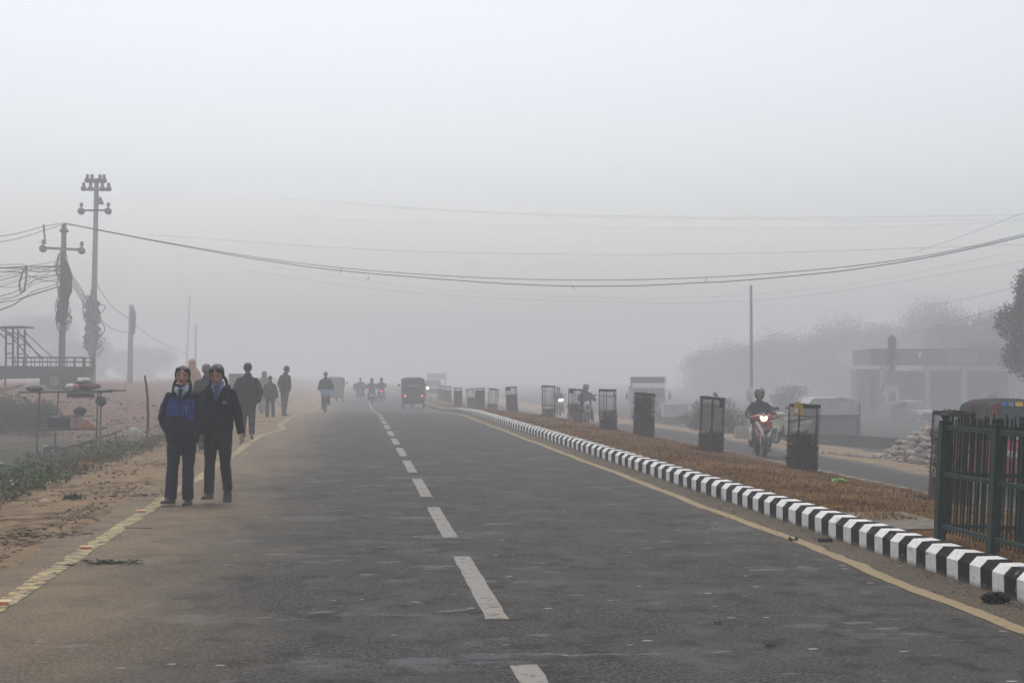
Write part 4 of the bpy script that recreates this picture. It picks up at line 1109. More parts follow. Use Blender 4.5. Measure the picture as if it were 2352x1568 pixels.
# ------------------------------------------------------------------ vehicles
TYRE = mat("tyre", (.014, .014, .014), .85, .3, 20); RIM = mat("rim_metal", (.2, .2, .2), .4, .1, 6, metal=.6); CHROME = mat("chrome", (.5, .5, .5), .25, .05, 4, metal=.9)
BPLA = mat("black_plastic", (.014, .014, .016), .5, .2, 6); GLASS = mat("windscreen", (.05, .065, .07), .12, .1, 2, spec=.6)
LAMP_ON = mat("lamp_lit", (1, .84, .42), .3, .03, 9, emit=2.5); LAMP_W = mat("lamp_lit_white", (1, .95, .85), .3, .03, 9, emit=2.2); TAIL_ON = mat("tail_lit", (1, .10, .08), .3, .03, 9, emit=2)
RED_P = mat("red_bodywork", (.30, .010, .024), .3, .15, 4, spec=.6); WHITE_P = mat("white_bodywork", (.62, .62, .62), .35, .06, 4, spec=.5); CREAM_P = mat("cream_bodywork", (.36, .35, .24), .4, .1, 4, spec=.5)
GRN_P = mat("green_bodywork", (.03, .055, .045), .5, .2, 5); DARKP = mat("dark_bodywork", (.02, .021, .024), .4, .2, 5, spec=.5); AMBER = mat("amber_lens", (.75, .2, .02), .25, .1, 5, spec=.6); LENS = mat("clear_lens", (.6, .6, .58), .15, .1, 9, spec=.7)
SKYB = mat("pale_blue_bag", (.2, .3, .5), .7, .15, 8)

def wheel(name, par, c, r, w, rim=.62, axis='x'):
    bm = NB(); torus(bm, c, r - w * .5, w * .5, axis, 28, 10); ty = obj(name, bm, TYRE, par, True)
    bm = NB(); disc(bm, c, r * rim, w * .5, axis, 24); disc(bm, c, r * .2, w * .9, axis, 16); obj("rim", bm, RIM, ty, False)
    return ty
def rider(label, root, y, z, H, outfit, lean=6, arms=((56, 14, 22, 4), (56, 14, 22, 4)), legs=(72, 84, 9), hp=0, cat="person", **k):
    c, s = math.cos(root.rotation_euler[2]), math.sin(root.rotation_euler[2])
    loc = root.location + Vector((-s * y, c * y, 0)) * root.scale[0]
    return person(label, loc, H * root.scale[0], root.rotation_euler[2], dict(lean=lean, hpitch=hp, legL=legs, legR=legs, armL=arms[0], armR=arms[1], footL=6, footR=6, curl=70, **k), outfit, ground=False, z0=z * root.scale[0], cat=cat)
HELM = mat("helmet_blue", (.022, .028, .042), .2, .15, 3, spec=.7); HELMB = mat("helmet_black", (.015, .015, .017), .25, .1, 3, spec=.6)

def scooter(label, loc, rz, P1=RED_P, P2=WHITE_P, lit=True):
    t = thing("scooter", label, "scooter", loc, rz)
    wheel("wheel", t, (0, -.62, .235), .235, .11); wheel("wheel", t, (0, .60, .235), .235, .11)
    for s in (1, -1):
        bm = NB(); tube(bm, [(s * .085, -.64, .2), (s * .085, -.60, .38), (s * .06, -.52, .6)], [.018, .02, .02], 10); obj("fork", bm, CHROME, t, True)
    bm = NB()
    for i in range(2): pass
    ang = [R(a) for a in range(20, 181, 16)]
    sections(bm, [[(x * .085, -.62 + math.cos(a) * (.265 + dr) * -1, .235 + math.sin(a) * (.265 + dr)) for x, dr in ((-1, 0), (-.6, .035), (.6, .035), (1, 0))] for a in ang]); obj("mudguard", bm, BPLA, t, True)
    # front shield
    def sh(pts, y0, y1, m, nm, par, bev=.006):
        bm = NB(); tl = lambda z: (z - .3) * .22
        sections(bm, [[(x, y0 + tl(z), z) for x, z in pts], [(x * .97, y1 + tl(z), z) for x, z in pts]]); return obj(nm, bm, m, par, bevel=bev)
    fr = sh([(-.205, .84), (-.2, .62), (-.17, .48), (-.09, .40), (.09, .40), (.17, .48), (.2, .62), (.205, .84), (.12, .885), (-.12, .885)], -.60, -.46, P1, "front_shield", t, .015)
    if P1 is RED_P:
        sh([(-.2, .85), (-.135, .86), (.02, .62), (.075, .48), (.03, .46), (-.04, .53)], -.612, -.59, P2, "white_panel", fr, .002)
        sh([(.03, .46), (.13, .5), (.17, .66), (.11, .59)], -.612, -.59, P2, "white_panel", fr, .002)
        sh([(-.02, .62), (.03, .52), (.135, .63), (.155, .70), (.02, .64)], -.618, -.6, BPLA, "grille_slot", fr, .002)
        sh([(-.09, .82), (.1, .82), (.045, .735)], -.616, -.6, BPLA, "air_intake", fr, .002)
        sh([(-.1, .875), (.12, .875), (.18, .84), (-.06, .845)], -.612, -.6, mat("salmon_panel", (.5, .16, .13), .35), "nose_panel", fr, .002)
        for s in (-1, 1): sh([(s * .2, .70), (s * .165, .68), (s * .1, .50), (s * .165, .57)], -.61, -.58, mat("indicator_lens", (.55, .5, .48), .2), "indicator", fr, .002)
        bm = NB()
        for k in range(8):                                     # slanted lettering strokes on the shield
            x = .0 + k * .018; z = .652 + k * .0095; box(bm, (x, -.626 + (z - .3) * .22, z), (.004, .006, .03), Matrix.Rotation(R(18 if k % 2 else -14), 3, 'Y'))
            box(bm, (x + .006, -.626 + (z - .3) * .22, z + (.012 if k % 2 else -.01)), (.011, .006, .0045))
        obj("lettering", bm, mat("lettering_pink", (.6, .3, .3), .5), fr)
    lg = NB(); prism(lg, [(-.46, .30), (-.40, .26), (.2, .26), (.2, .31), (-.38, .33), (-.40, .82), (-.44, .83)], -.19, .19, 'x'); obj("footboard", lg, BPLA, t, bevel=.012)
    bm = NB()
    sections(bm, [[(x * .19, -.6 + .17 + dy, z) for x, dy, z in ((-.9, 0, .3), (.9, 0, .3), (1, 0, .5), (.9, 0, .6), (-.9, 0, .6), (-1, 0, .5))], [(x * .17, -.2, z) for x, z in ((-.9, .29), (.9, .29), (1, .3), (.9, .32), (-.9, .32), (-1, .3))]]); obj("leg_shield", bm, P1, t, bevel=.01)
    # steering head
    bm = NB()
    sections(bm, [[(x, y, z) for y, z in ((-.50, .90), (-.46, .965), (-.38, 1.0), (-.32, .93), (-.40, .88))] if False else [(x, y0 + dy * k, .94 + dz * k + lift) for dy, dz in ((-.08, -.05), (-.075, .03), (-.01, .075), (.075, .03), (.07, -.05), (-.01, -.065))] for x, y0, k, lift in ((-.31, -.36, .55, .0), (-.2, -.41, .85, .0), (-.1, -.46, 1.15, .005), (.1, -.46, 1.15, .005), (.2, -.41, .85, .0), (.31, -.36, .55, .0))])
    hb = obj("handlebar_cover", bm, P1, t, True, bevel=0)
    for s in (1, -1):
        bm = NB(); tube(bm, [(s * .3, -.36, .945), (s * .38, -.33, .95)], .02, 10); obj("grip", bm, BPLA, hb, True)
        bm = NB(); tube(bm, [(s * .24, -.4, .97), (s * .28, -.4, 1.08), (s * .3, -.4, 1.13)], .008, 6); ell(bm, (s * .315, -.40, 1.155), (.068, .022, .042), Matrix.Rotation(R(-s * 12), 3, 'Y'), 14, 9); obj("mirror", bm, BPLA, t, True)
    bm = NB()                                                 # heart shaped twin lamp
    hp = [(0, .955), (.03, .985), (.075, .985), (.10, .965), (.092, .915), (.05, .872), (0, .858), (-.05, .872), (-.092, .915), (-.10, .965), (-.075, .985), (-.03, .985)]
    sections(bm, [[(x, -.50 - .02, z) for x, z in hp], [(x * .8, -.60, .93 + (z - .93) * .8) for x, z in hp]]); hl = obj("headlight", bm, LAMP_ON if lit else LENS, hb, False)
    bm = NB(); ell(bm, (0, -.44, 1.02), (.11, .05, .055), None, 14, 9); obj("dash_visor", bm, BPLA, hb, True)
    bm = NB(); ell(bm, (.0, -.49, 1.03), (.03, .014, .014), None, 10, 7); obj("badge", bm, WHITE_P, hb, True)
    # rear body and seat
    bm = NB()
    def rs(y, w, z0, z1): return [(-w * .7, y, z0), (w * .7, y, z0), (w, y, lerp(z0, z1, .4)), (w * .8, y, z1), (-w * .8, y, z1), (-w, y, lerp(z0, z1, .4))]
    sections(bm, [rs(.02, .12, .34, .66), rs(.2, .19, .32, .7), rs(.5, .2, .42, .74), rs(.8, .15, .55, .76), rs(.95, .06, .64, .74)]); b = obj("rear_body", bm, P1, t, True, bevel=0)
    for s in (1, -1):
        bm = NB(); sections(bm, [[(s * (.195 + d), y, z) for y, z in ((.2, .6), (.45, .66), (.75, .66), (.5, .52), (.3, .42))] for d in (0, .012)]); obj("side_stripe", bm, P2, b)
    bm = NB(); sections(bm, [rs(.0, .1, .68, .74), rs(.2, .15, .71, .8), rs(.5, .16, .74, .83), rs(.85, .11, .76, .82)]); obj("seat", bm, BPLA, t, True)
    bm = NB(); box(bm, (-.15, .55, .3), (.12, .4, .16)); box(bm, (.14, .6, .28), (.1, .5, .12)); obj("engine", bm, BPLA, t, bevel=.03)
    return t

def motorbike(label, loc, rz, col=DARKP, front_lit=False, tail_lit=False, group=None):
    t = thing("motorcycle", label, "motorcycle", loc, rz, group)
    wheel("wheel", t, (0, -.66, .3), .3, .09, .7); wheel("wheel", t, (0, .62, .3), .3, .11, .7)
    for s in (1, -1):
        bm = NB(); tube(bm, [(s * .09, -.68, .3), (s * .09, -.45, .95)], .022, 8); obj("fork", bm, CHROME, t, True)
        bm = NB(); tube(bm, [(0, -.4, 1.0), (s * .2, -.42, 1.04), (s * .36, -.3, 1.02)], .018, 8); obj("handlebar", bm, BPLA, t, True)
        bm = NB(); tube(bm, [(s * .25, -.4, 1.04), (s * .3, -.42, 1.2)], .008, 6); ell(bm, (s * .33, -.42, 1.22), (.06, .02, .04), None, 12, 8); obj("mirror", bm, BPLA, t, True)
        bm = NB(); ell(bm, (s * .2, .78, .74), (.035, .03, .03), None, 10, 7); obj("indicator", bm, AMBER, t, True)
        bm = NB(); tube(bm, [(s * .12, .1, .32), (s * .2, .1, .3)], .02, 6); obj("footrest", bm, BPLA, t)
    bm = NB(); loft(bm, [(0, -.12, .62, .1, .2), (0, -.15, .74, .15, .27), (0, -.14, .86, .13, .23), (0, -.1, .93, .07, .13)], 16); obj("fuel_tank", bm, col, t, True)
    bm = NB(); box(bm, (0, -.02, .42), (.26, .42, .32)); tube(bm, [(.16, 0, .3), (.18, .4, .3), (.19, .85, .36)], [.03, .04, .05], 10); obj("engine", bm, BPLA, t, bevel=.02)
    bm = NB(); sections(bm, [[(-w, y, z), (w, y, z), (w * .9, y, z + h), (-w * .9, y, z + h)] for y, w, z, h in ((.08, .09, .72, .1), (.3, .14, .74, .1), (.62, .13, .78, .09), (.85, .07, .82, .06))]); obj("seat", bm, BPLA, t, bevel=.02)
    bm = NB(); sections(bm, [[(-w, y, z), (w, y, z), (w, y, z + h), (-w, y, z + h)] for y, w, z, h in ((.15, .12, .55, .17), (.5, .13, .6, .16), (.86, .07, .72, .1))]); obj("tail_body", bm, col, t, bevel=.02)
    bm = NB(); ell(bm, (0, -.56, .9), (.1, .08, .1), None, 16, 10); sh_ = obj("lamp_housing", bm, col, t, True)
    bm = NB(); ell(bm, (0, -.6, .9), (.085, .06, .085), None, 16, 10); obj("headlight", bm, LAMP_W if front_lit else LENS, t, True)
    bm = NB(); box(bm, (0, .9, .76), (.13, .04, .07)); obj("tail_light", bm, TAIL_ON if tail_lit else mat("tail_lens", (.25, .012, .01), .3), t, bevel=.01)
    bm = NB(); box(bm, (0, .88, .56), (.2, .012, .12)); obj("number_plate", bm, WHITE_P, t)
    ang = [R(a) for a in range(30, 161, 16)]
    for y0, rr in ((-.66, .33), (.62, .34)):
        bm = NB(); sections(bm, [[(x * .07, y0 - math.cos(a) * (rr + dr), .3 + math.sin(a) * (rr + dr)) for x, dr in ((-1, 0), (-.6, .02), (.6, .02), (1, 0))] for a in ang]); obj("mudguard", bm, BPLA, t, True)
    return t

OUT = dict(tr=(BLK2, .045, .042), shoe=SHOE, skin=SKIN_D)
def outfit(**k): d = dict(OUT); d.update(k); return d
# oncoming red scooter
g = gd(1747, 35.3)
sc_ = scooter("red and white scooter with its twin lamp lit, ridden towards the viewer beyond the median", (g.x, g.y, g.z + .004), R(-8))
DKT = cloth("dark_teal_sweater", (.02, .024, .024), .25); MAR = cloth("dark_trousers", (.012, .012, .014))
rider("helmeted rider in dark grey sweater on the red and white scooter", sc_, .26, .80, 1.70, outfit(hair='helmet', helmat=HELM, skin=SKIN, jk=(DKT, .5, 1.12, .044, False), tr=(MAR, .046, .04)), lean=2, arms=((38, 26, 42, 22), (38, 26, 42, 22)), legs=(66, 70, 7), hp=6)
# motorcycles further off on the second carriageway
g = gd(1341, 61); m1 = motorbike("motorcycle coming on behind the median, half hidden by a tree guard, lamp unlit", (g.x + .1, g.y, g.z + .004), R(-3))
rider("bulky rider in dark coat and helmet, half behind a tree guard", m1, .2, .84, 1.72, outfit(hair='helmet', helmat=HELMB, jk=(BLK2, .48, 1.2, .05, True)), legs=(62, 66, 14), arms=((48, 24, 30, 14), (48, 24, 30, 14)))
g = gd(1283, 86); m2 = motorbike("distant oncoming motorcycle with a bright double lamp, beside the open tree guard", (g.x, g.y, g.z + .004), 0, front_lit=True)
bm = NB(); ell(bm, (.14, -.55, .93), (.07, .05, .07), None, 14, 9); obj("headlight", bm, LAMP_W, m2, True)
rider("hazy rider on the oncoming motorcycle with the bright lamp", m2, .2, .84, 1.7, outfit(hair='helmet', helmat=HELMB, jk=(GREYV, .48, 1.12, .046, True)), legs=(62, 66, 14))
# traffic going away on the main road
MG = "motorcycles riding away down the main road"
for px, d, lab, rl, tl, rzo in ((854, 95, "nearest of the motorcycles riding away, pale number plate low at its back", "rider of the nearest motorcycle going away, dark jacket", False, 180), (876, 104, "motorcycle riding away with its red tail lamp lit, beside the nearest one", "rider on the motorcycle with the red tail lamp", True, 180), (828, 113, "hazy motorcycle riding away nearest the verge, broad with a load", "hazy rider on the motorcycle nearest the verge", False, 180)):
    g = gd(px, d); m = motorbike(lab, (g.x, g.y, g.z + .004), R(rzo), tail_lit=tl, group=MG)
    rider(rl, m, .15, .84, 1.72, outfit(hair='helmet' if px != 828 else 'short', helmat=HELMB, jk=(BLK2, .48, 1.12, .048, True)), legs=(62, 66, 14), arms=((48, 26, 34, 10), (48, 26, 34, 10)))
g = gd(826, 112.5); bm = NB(); me_ = None
ell(bm, (0, 0, 0), (.5, .22, .3), None, 14, 10); box(bm, (-.1, 0, .1), (.7, .3, .4)); me_ = bake(bm, .04, 4, .03, 3); o = link("sack", me_, None, cloth("sack_grey", (.05, .05, .05)), True); o.location = (g.x, g.y - .62, g.z + .92); tag(o, "bulky grey load tied across the motorcycle nearest the verge", "load")
# bicycle
def bicycle(label, loc, rz):
    t = thing("bicycle", label, "bicycle", loc, rz)
    for y in (-.52, .52):
        bm = NB(); torus(bm, (0, y, .34), .32, .02, 'x', 32, 8); w = obj("wheel", bm, TYRE, t, True)
        bm = NB(); torus(bm, (0, y, .34), .30, .012, 'x', 32, 6)
        for k in range(10): a = math.pi * 2 * k / 10; tube(bm, [(0, y, .34), (0, y + .3 * math.cos(a), .34 + .3 * math.sin(a))], .002, 3)
        disc(bm, (0, y, .34), .03, .08, 'x', 12); obj("rim", bm, RIM, w)
        ang = [R(a) for a in range(10, 171, 16)]
        bm = NB(); sections(bm, [[(x * .032, y - math.cos(a) * (.36 + dr), .34 + math.sin(a) * (.36 + dr)) for x, dr in ((-1, 0), (-.5, .012), (.5, .012), (1, 0))] for a in ang]); obj("mudguard", bm, BPLA, t, True)
    bm = NB()
    for a, b in (((0, -.40, .82), (0, .08, .82)), ((0, -.42, .75), (0, .0, .3)), ((0, 0, .3), (0, .12, .88)), ((.03, .52, .34), (.01, .1, .8)), ((-.03, .52, .34), (-.01, .1, .8)), ((.03, .52, .34), (.01, 0, .3)), ((-.03, .52, .34), (-.01, 0, .3)), ((.04, -.52, .34), (.03, -.42, .78)), ((-.04, -.52, .34), (-.03, -.42, .78)), ((0, -.43, .72), (0, -.36, 1.02))): tube(bm, [a, b], .016, 8)
    obj("frame", bm, mat("bike_frame", (.02, .022, .03), .4), t)
    bm = NB(); tube(bm, [(-.28, -.22, 1.03), (-.2, -.36, 1.04), (0, -.38, 1.02), (.2, -.36, 1.04), (.28, -.22, 1.03)], .014, 8); obj("handlebar", bm, CHROME, t, True)
    bm = NB(); ell(bm, (0, .14, .93), (.09, .14, .045), None, 14, 8); obj("saddle", bm, BPLA, t, True)
    bm = NB()
    for s in (1, -1): tube(bm, [(s * .07, .2, .74), (s * .07, .68, .74), (s * .05, .54, .36)], .008, 6)
    for k in range(4): tube(bm, [(-.07, .28 + k * .11, .74), (.07, .28 + k * .11, .74)], .006, 5)
    obj("carrier", bm, BPLA, t)
    for s, dz, dy in ((1, -.14, .08), (-1, .14, -.08)):
        bm = NB(); tube(bm, [(s * .04, 0, .3), (s * .06, dy, .3 + dz)], .01, 6); box(bm, (s * .11, dy, .3 + dz), (.1, .07, .025)); obj("pedal", bm, BPLA, t)
    return t
g = gd(748, 64.5); bk = bicycle("bicycle ridden away along the road edge, slim and dark", (g.x, g.y, g.z + .004), R(178))
c_, s_ = math.cos(R(178)), math.sin(R(178))
person("cyclist in dark jacket pedalling away, elbows out, no helmet", (g.x - s_ * .14, g.y + c_ * .14, g.z), 1.70, R(178), dict(lean=12, legL=(38, 30, 3), legR=(70, 76, 3), footL=14, footR=10, armL=(42, 17, 14, 4), armR=(42, 17, 14, 4), curl=70, hpitch=4), outfit(jk=(BLK2, .49, 1.16, .046, True)), ground=False, z0=.98)
bm = NB(); box(bm, (0, 0, 0), (.40, .2, .26)); me_ = bake(bm, .02, 5, .008, 9); o = link("bag", me_, None, SKYB, True); o.location = (g.x + .0, g.y - .42, g.z + .88); tag(o, "pale blue bag strapped on the bicycle's rear carrier", "bag")

def auto_rickshaw(label, loc, rz, body=GRN_P, hood=DARKP, lit=False, scale=1, front_trim=None, group=None, stripe=None):
    t = thing("auto_rickshaw", label, "auto rickshaw", loc, rz, group, scale)
    wheel("wheel", t, (0, -1.02, .21), .21, .1); wheel("wheel", t, (.56, .78, .21), .21, .11); wheel("wheel", t, (-.56, .78, .21), .21, .11)
    # lower body: nose, floor, rear box
    bm = NB()
    def rg(y, w, z0, z1, k=.86): return [(-w * k, y, z0), (w * k, y, z0), (w, y, lerp(z0, z1, .3)), (w, y, z1), (-w, y, z1), (-w, y, lerp(z0, z1, .3))]
    sections(bm, [rg(-1.26, .2, .42, .72), rg(-1.2, .36, .34, .9), rg(-1.02, .48, .3, .98), rg(-.82, .56, .28, .99)]); nose = obj("front_cowl", bm, body, t, True, bevel=0, autos=True)
    bm = NB(); sections(bm, [rg(-.82, .55, .26, .36), rg(.25, .6, .26, .36)]); obj("floor", bm, BPLA, t)
    bm = NB(); sections(bm, [rg(.25, .62, .27, .82), rg(.6, .645, .27, .93), rg(1.22, .645, .3, .95), rg(1.3, .6, .36, .93)]); rb = obj("rear_body", bm, body, t, True, autos=True)
    bm = NB(); box(bm, (0, 1.31, .42), (1.2, .06, .1)); obj("bumper", bm, BPLA, t, bevel=.015)
    bm = NB(); ang = [R(a) for a in range(0, 181, 18)]
    sections(bm, [[(x * .09, -1.02 - math.cos(a) * (.25 + dr), .21 + math.sin(a) * (.25 + dr)) for x, dr in ((-1, 0), (-.6, .03), (.6, .03), (1, 0))] for a in ang]); obj("mudguard", bm, body, t, True)
    # hood of cloth over hoops
    def arch(y, w, z0, z1, n=12):
        o = []
        for k in range(n + 1):
            a = math.pi * k / n; c, s = math.cos(a), math.sin(a)
            o.append((math.copysign(abs(c) ** .45, c) * w, y, z0 + (z1 - z0) * abs(s) ** .5))
        return o
    def hood_shell(secs, th, nm, m, par, smooth=True):
        bm = NB(); rows = [[bm.verts.new(p) for p in s] for s in secs]
        for u, w in zip(rows, rows[1:]):
            for k in range(len(u) - 1): bm.faces.new((u[k], u[k + 1], w[k + 1], w[k]))
        bmesh.ops.solidify(bm, geom=bm.faces[:], thickness=th); return obj(nm, bm, m, par, smooth)
    hs_ = []
    for i in range(13):
        u = i / 12; y = lerp(-.78, 1.0, u); sag = -.025 * math.sin(u * math.pi * 3) ** 2
        hs_.append(arch(y, .62, 1.38, 1.70 + sag + .05 * math.sin(u * math.pi)))
    hood_o = hood_shell(hs_, .02, "hood", hood, t)
    rs_ = [arch(.55, .625, .92, 1.72), arch(1.0, .63, .93, 1.73), arch(1.16, .62, .93, 1.69), arch(1.25, .6, .94, 1.58)]
    hood_shell(rs_, .02, "hood_quarter", hood, hood_o)
    bm = NB(); prism(bm, [(p[0], p[2]) for p in arch(0, .6, .94, 1.60)], 1.235, 1.26, 'y'); rp = obj("rear_curtain", bm, hood, hood_o)
    bm = NB(); box(bm, (-.05, 1.268, 1.3), (.6, .012, .1)); box(bm, (.25, 1.268, 1.27), (.1, .012, .16)); obj("rear_window", bm, mat("clear_sheet", (.2, .21, .21), .3), rp)
    # windscreen
    wf = [(-.55, .98), (.55, .98), (.6, 1.3), (.57, 1.62), (.4, 1.7), (-.4, 1.7), (-.57, 1.62), (-.6, 1.3)]
    yy = lambda z: -.98 + (z - .98) * .28
    bm = NB(); inn = [(x * .86, 1.33 + (z - 1.33) * .84) for x, z in wf]
    for d in (0,):
        a = [bm.verts.new((x, yy(z), z)) for x, z in wf]; b = [bm.verts.new((x, yy(z), z)) for x, z in inn]
        for k in range(8): bm.faces.new((a[k], a[(k + 1) % 8], b[(k + 1) % 8], b[k]))
    bmesh.ops.solidify(bm, geom=bm.faces[:], thickness=.05); wfo = obj("windscreen_frame", bm, front_trim or body, t, bevel=.008)
    bm = NB(); a = [bm.verts.new((x * 1.01, yy(z) + .02, z)) for x, z in inn]; bm.faces.new(a); bmesh.ops.solidify(bm, geom=bm.faces[:], thickness=.008); obj("windscreen", bm, GLASS, wfo)
    for s in (1, -1):
        bm = NB(); tube(bm, [(s * .6, -.6, 1.0), (s * .61, -.55, 1.62)], .022, 6); tube(bm, [(s * .6, .28, .8), (s * .61, .28, 1.66)], .022, 6); obj("side_post", bm, front_trim or BPLA, t)
        bm = NB(); disc(bm, (s * .36, -1.19, .78), .075, .1, 'y', 18); hl = obj("headlight", bm, LENS, t, True); bm = NB(); torus(bm, (s * .36, -1.24, .78), .078, .012, 'y', 20, 6); obj("lamp_ring", bm, CHROME, hl, True)
        bm = NB(); box(bm, (s * .45, -1.1, .86), (.09, .1, .1)); obj("indicator", bm, AMBER, t, bevel=.015)
        bm = NB(); disc(bm, (s * .46, 1.31, .74), .05, .05, 'y', 14); obj("tail_light", bm, TAIL_ON if lit else mat("tail_lens", (.25, .012, .01), .3), t)
        bm = NB(); tube(bm, [(s * .6, -.85, 1.2), (s * .72, -.92, 1.26)], .01, 6); box(bm, (s * .74, -.92, 1.3), (.1, .025, .14)); obj("mirror", bm, BPLA, t, bevel=.008)
        if stripe:
            bm = NB(); box(bm, (s * .645, .36, .62), (.02, .12, .66)); obj("side_stripe", bm, stripe, rb)
            bm = NB(); box(bm, (s * .635, -.68, .6), (.03, .09, .62)); obj("door_bar", bm, front_trim, t, bevel=.01)
    bm = NB(); box(bm, (0, .62, .66), (1.1, .5, .16)); box(bm, (0, .9, .95), (1.1, .14, .5), Matrix.Rotation(R(-10), 3, 'X')); box(bm, (0, -.35, .62), (.5, .36, .14)); box(bm, (0, -.16, .82), (.5, .1, .32)); obj("seat", bm, mat("seat_vinyl", (.02, .02, .04), .5), t, bevel=.03)
    return t
g = gd(948, 82); auto_rickshaw("dark green three wheeler driving away with both red tail lamps lit", (g.x, g.y, g.z + .004), R(180), hood=mat("hood_brown", (.075, .055, .05), .9, .25, 6), lit=True)
g = gd(770, 104); auto_rickshaw("pale hazy three wheeler driving away, just beyond the cyclist", (g.x, g.y, g.z + .004), R(176), body=mat("pale_green_bodywork", (.12, .13, .10), .5), hood=mat("hood_cream", (.15, .15, .13), .9))
RDP = mat("crimson_bodywork", (.30, .008, .03), .3, .12, 3, spec=.6)
g = Vector((10.86, 23.8, 0)); g.z = gz(g.x, g.y)
ar = auto_rickshaw("red three wheeler with a black hood and yellow stripe, standing behind the green railing", (g.x, g.y, g.z - .03), R(-6), body=RDP, hood=mat("hood_black", (.006, .0065, .009), .7, .35, 5, .3), front_trim=RDP, stripe=mat("yellow_stripe", (.55, .33, .012), .5), scale=.91)
wf_ = [c for c in kids(ar) if c.name.startswith("windscreen_frame")][0]
for x, m, w in ((-.36, mat("sticker_blue", (.06, .16, .5), .5), .1), (-.24, mat("sticker_teal", (.1, .35, .4), .5), .08), (-.1, mat("sticker_yellow", (.75, .5, .06), .5), .13), (.1, mat("sticker_white", (.6, .6, .55), .5), .12), (.3, mat("sticker_blue", (.06, .16, .5), .5), .1)):
    bm = NB(); box(bm, (x, -.826, 1.655), (w, .012, .075), Matrix.Rotation(R(-15), 3, 'X')); obj("sticker", bm, m, wf_)
bm = NB(); box(bm, (-.18, -.97, 1.09), (.1, .008, .12), Matrix.Rotation(R(-15), 3, 'X')); obj("permit_sticker", bm, mat("sticker_pale", (.4, .5, .5), .5), wf_)
nose_ = [c for c in kids(ar) if c.name.startswith("front_cowl")][0]
for x, z, m in ((-.3, .95, mat("sticker_blue", (.06, .16, .5), .5)), (-.22, .93, mat("sticker_red", (.5, .03, .08), .5)), (-.26, .89, mat("sticker_yellow", (.75, .5, .06), .5))):
    bm = NB(); box(bm, (x, -1.09 - .02, z - .02), (.07, .05, .05)); obj("sticker", bm, m, nose_)
# driver's pale cloth hanging in the cab
bm = NB(); box(bm, (0, 0, 0), (.12, .06, .26)); o = link("cloth", bake(bm, .02, 4, .012, 9), None, PLW, True); o.location = ar.location + Vector((-.5, -.5, 1.3)); tag(o, "pale cloth hanging inside the red three wheeler", "cloth")
# parked cream scooter behind the red one
g = gd(1812, 46); ps = scooter("cream scooter parked side on beyond the red scooter, partly behind the yellow plate guard", (g.x, g.y, g.z), R(-62), CREAM_P, CREAM_P, lit=False)

def car(label, loc, rz, col, lit=False, scale=1):
    t = thing("car", label, "car", loc, rz, None, scale)
    for x in (-.7, .7):
        for y in (-1.2, 1.2): wheel("wheel", t, (x, y, .3), .3, .18)
    def s(y, w, z0, z1): return [(-w, y, z0), (w, y, z0), (w * 1.02, y, lerp(z0, z1, .5)), (w * .95, y, z1), (-w * .95, y, z1), (-w * 1.02, y, lerp(z0, z1, .5))]
    bm = NB(); sections(bm, [s(-1.85, .66, .35, .66), s(-1.75, .76, .24, .74), s(-.9, .8, .2, .88), s(1.3, .8, .2, .92), s(1.8, .74, .3, .88)]); obj("body", bm, col, t, bevel=.03)
    bm = NB(); sections(bm, [s(-.95, .72, .86, .9), s(-.4, .68, .86, 1.4), s(.8, .68, .86, 1.44), s(1.6, .7, .88, .93)]); cb = obj("cabin", bm, col, t, bevel=.03)
    bm = NB(); sections(bm, [[(-.62, -.93, .92), (.62, -.93, .92), (.58, -.47, 1.36), (-.58, -.47, 1.36)], [(-.62, -.955, .925), (.62, -.955, .925), (.58, -.495, 1.365), (-.58, -.495, 1.365)]]); obj("windscreen", bm, GLASS, cb)
    for sx in (1, -1):
        bm = NB(); box(bm, (sx * .58, -1.83, .62), (.26, .08, .14)); obj("headlight", bm, LAMP_W if lit else LENS, t, bevel=.03)
        bm = NB(); box(bm, (sx * .705, .2, 1.14), (.02, 1.2, .36)); obj("side_window", bm, GLASS, cb)
    bm = NB(); box(bm, (0, -1.87, .5), (.8, .05, .2)); obj("grille", bm, BPLA, t, bevel=.01)
    return t
g = gd(2092, 98); car("pale grey car parked nose out beneath the filling station canopy", (g.x, g.y, g.z), R(14), mat("car_pale", (.17, .175, .175), .4, .05))
g = gd(984, 135); car("hardly visible car far down the road with one bright lamp, beside the green three wheeler", (g.x + .4, g.y, g.z), R(0), mat("car_grey", (.1, .1, .11), .4))
bm = NB(); ell(bm, (0, 0, 0), (.13, .08, .13), None, 12, 8); o = obj("headlight", bm, LAMP_W, [c for c in COL.objects if c.name.startswith("car") and c.type == 'EMPTY'][-1], True); o.location = (-.55, -1.9, .7)

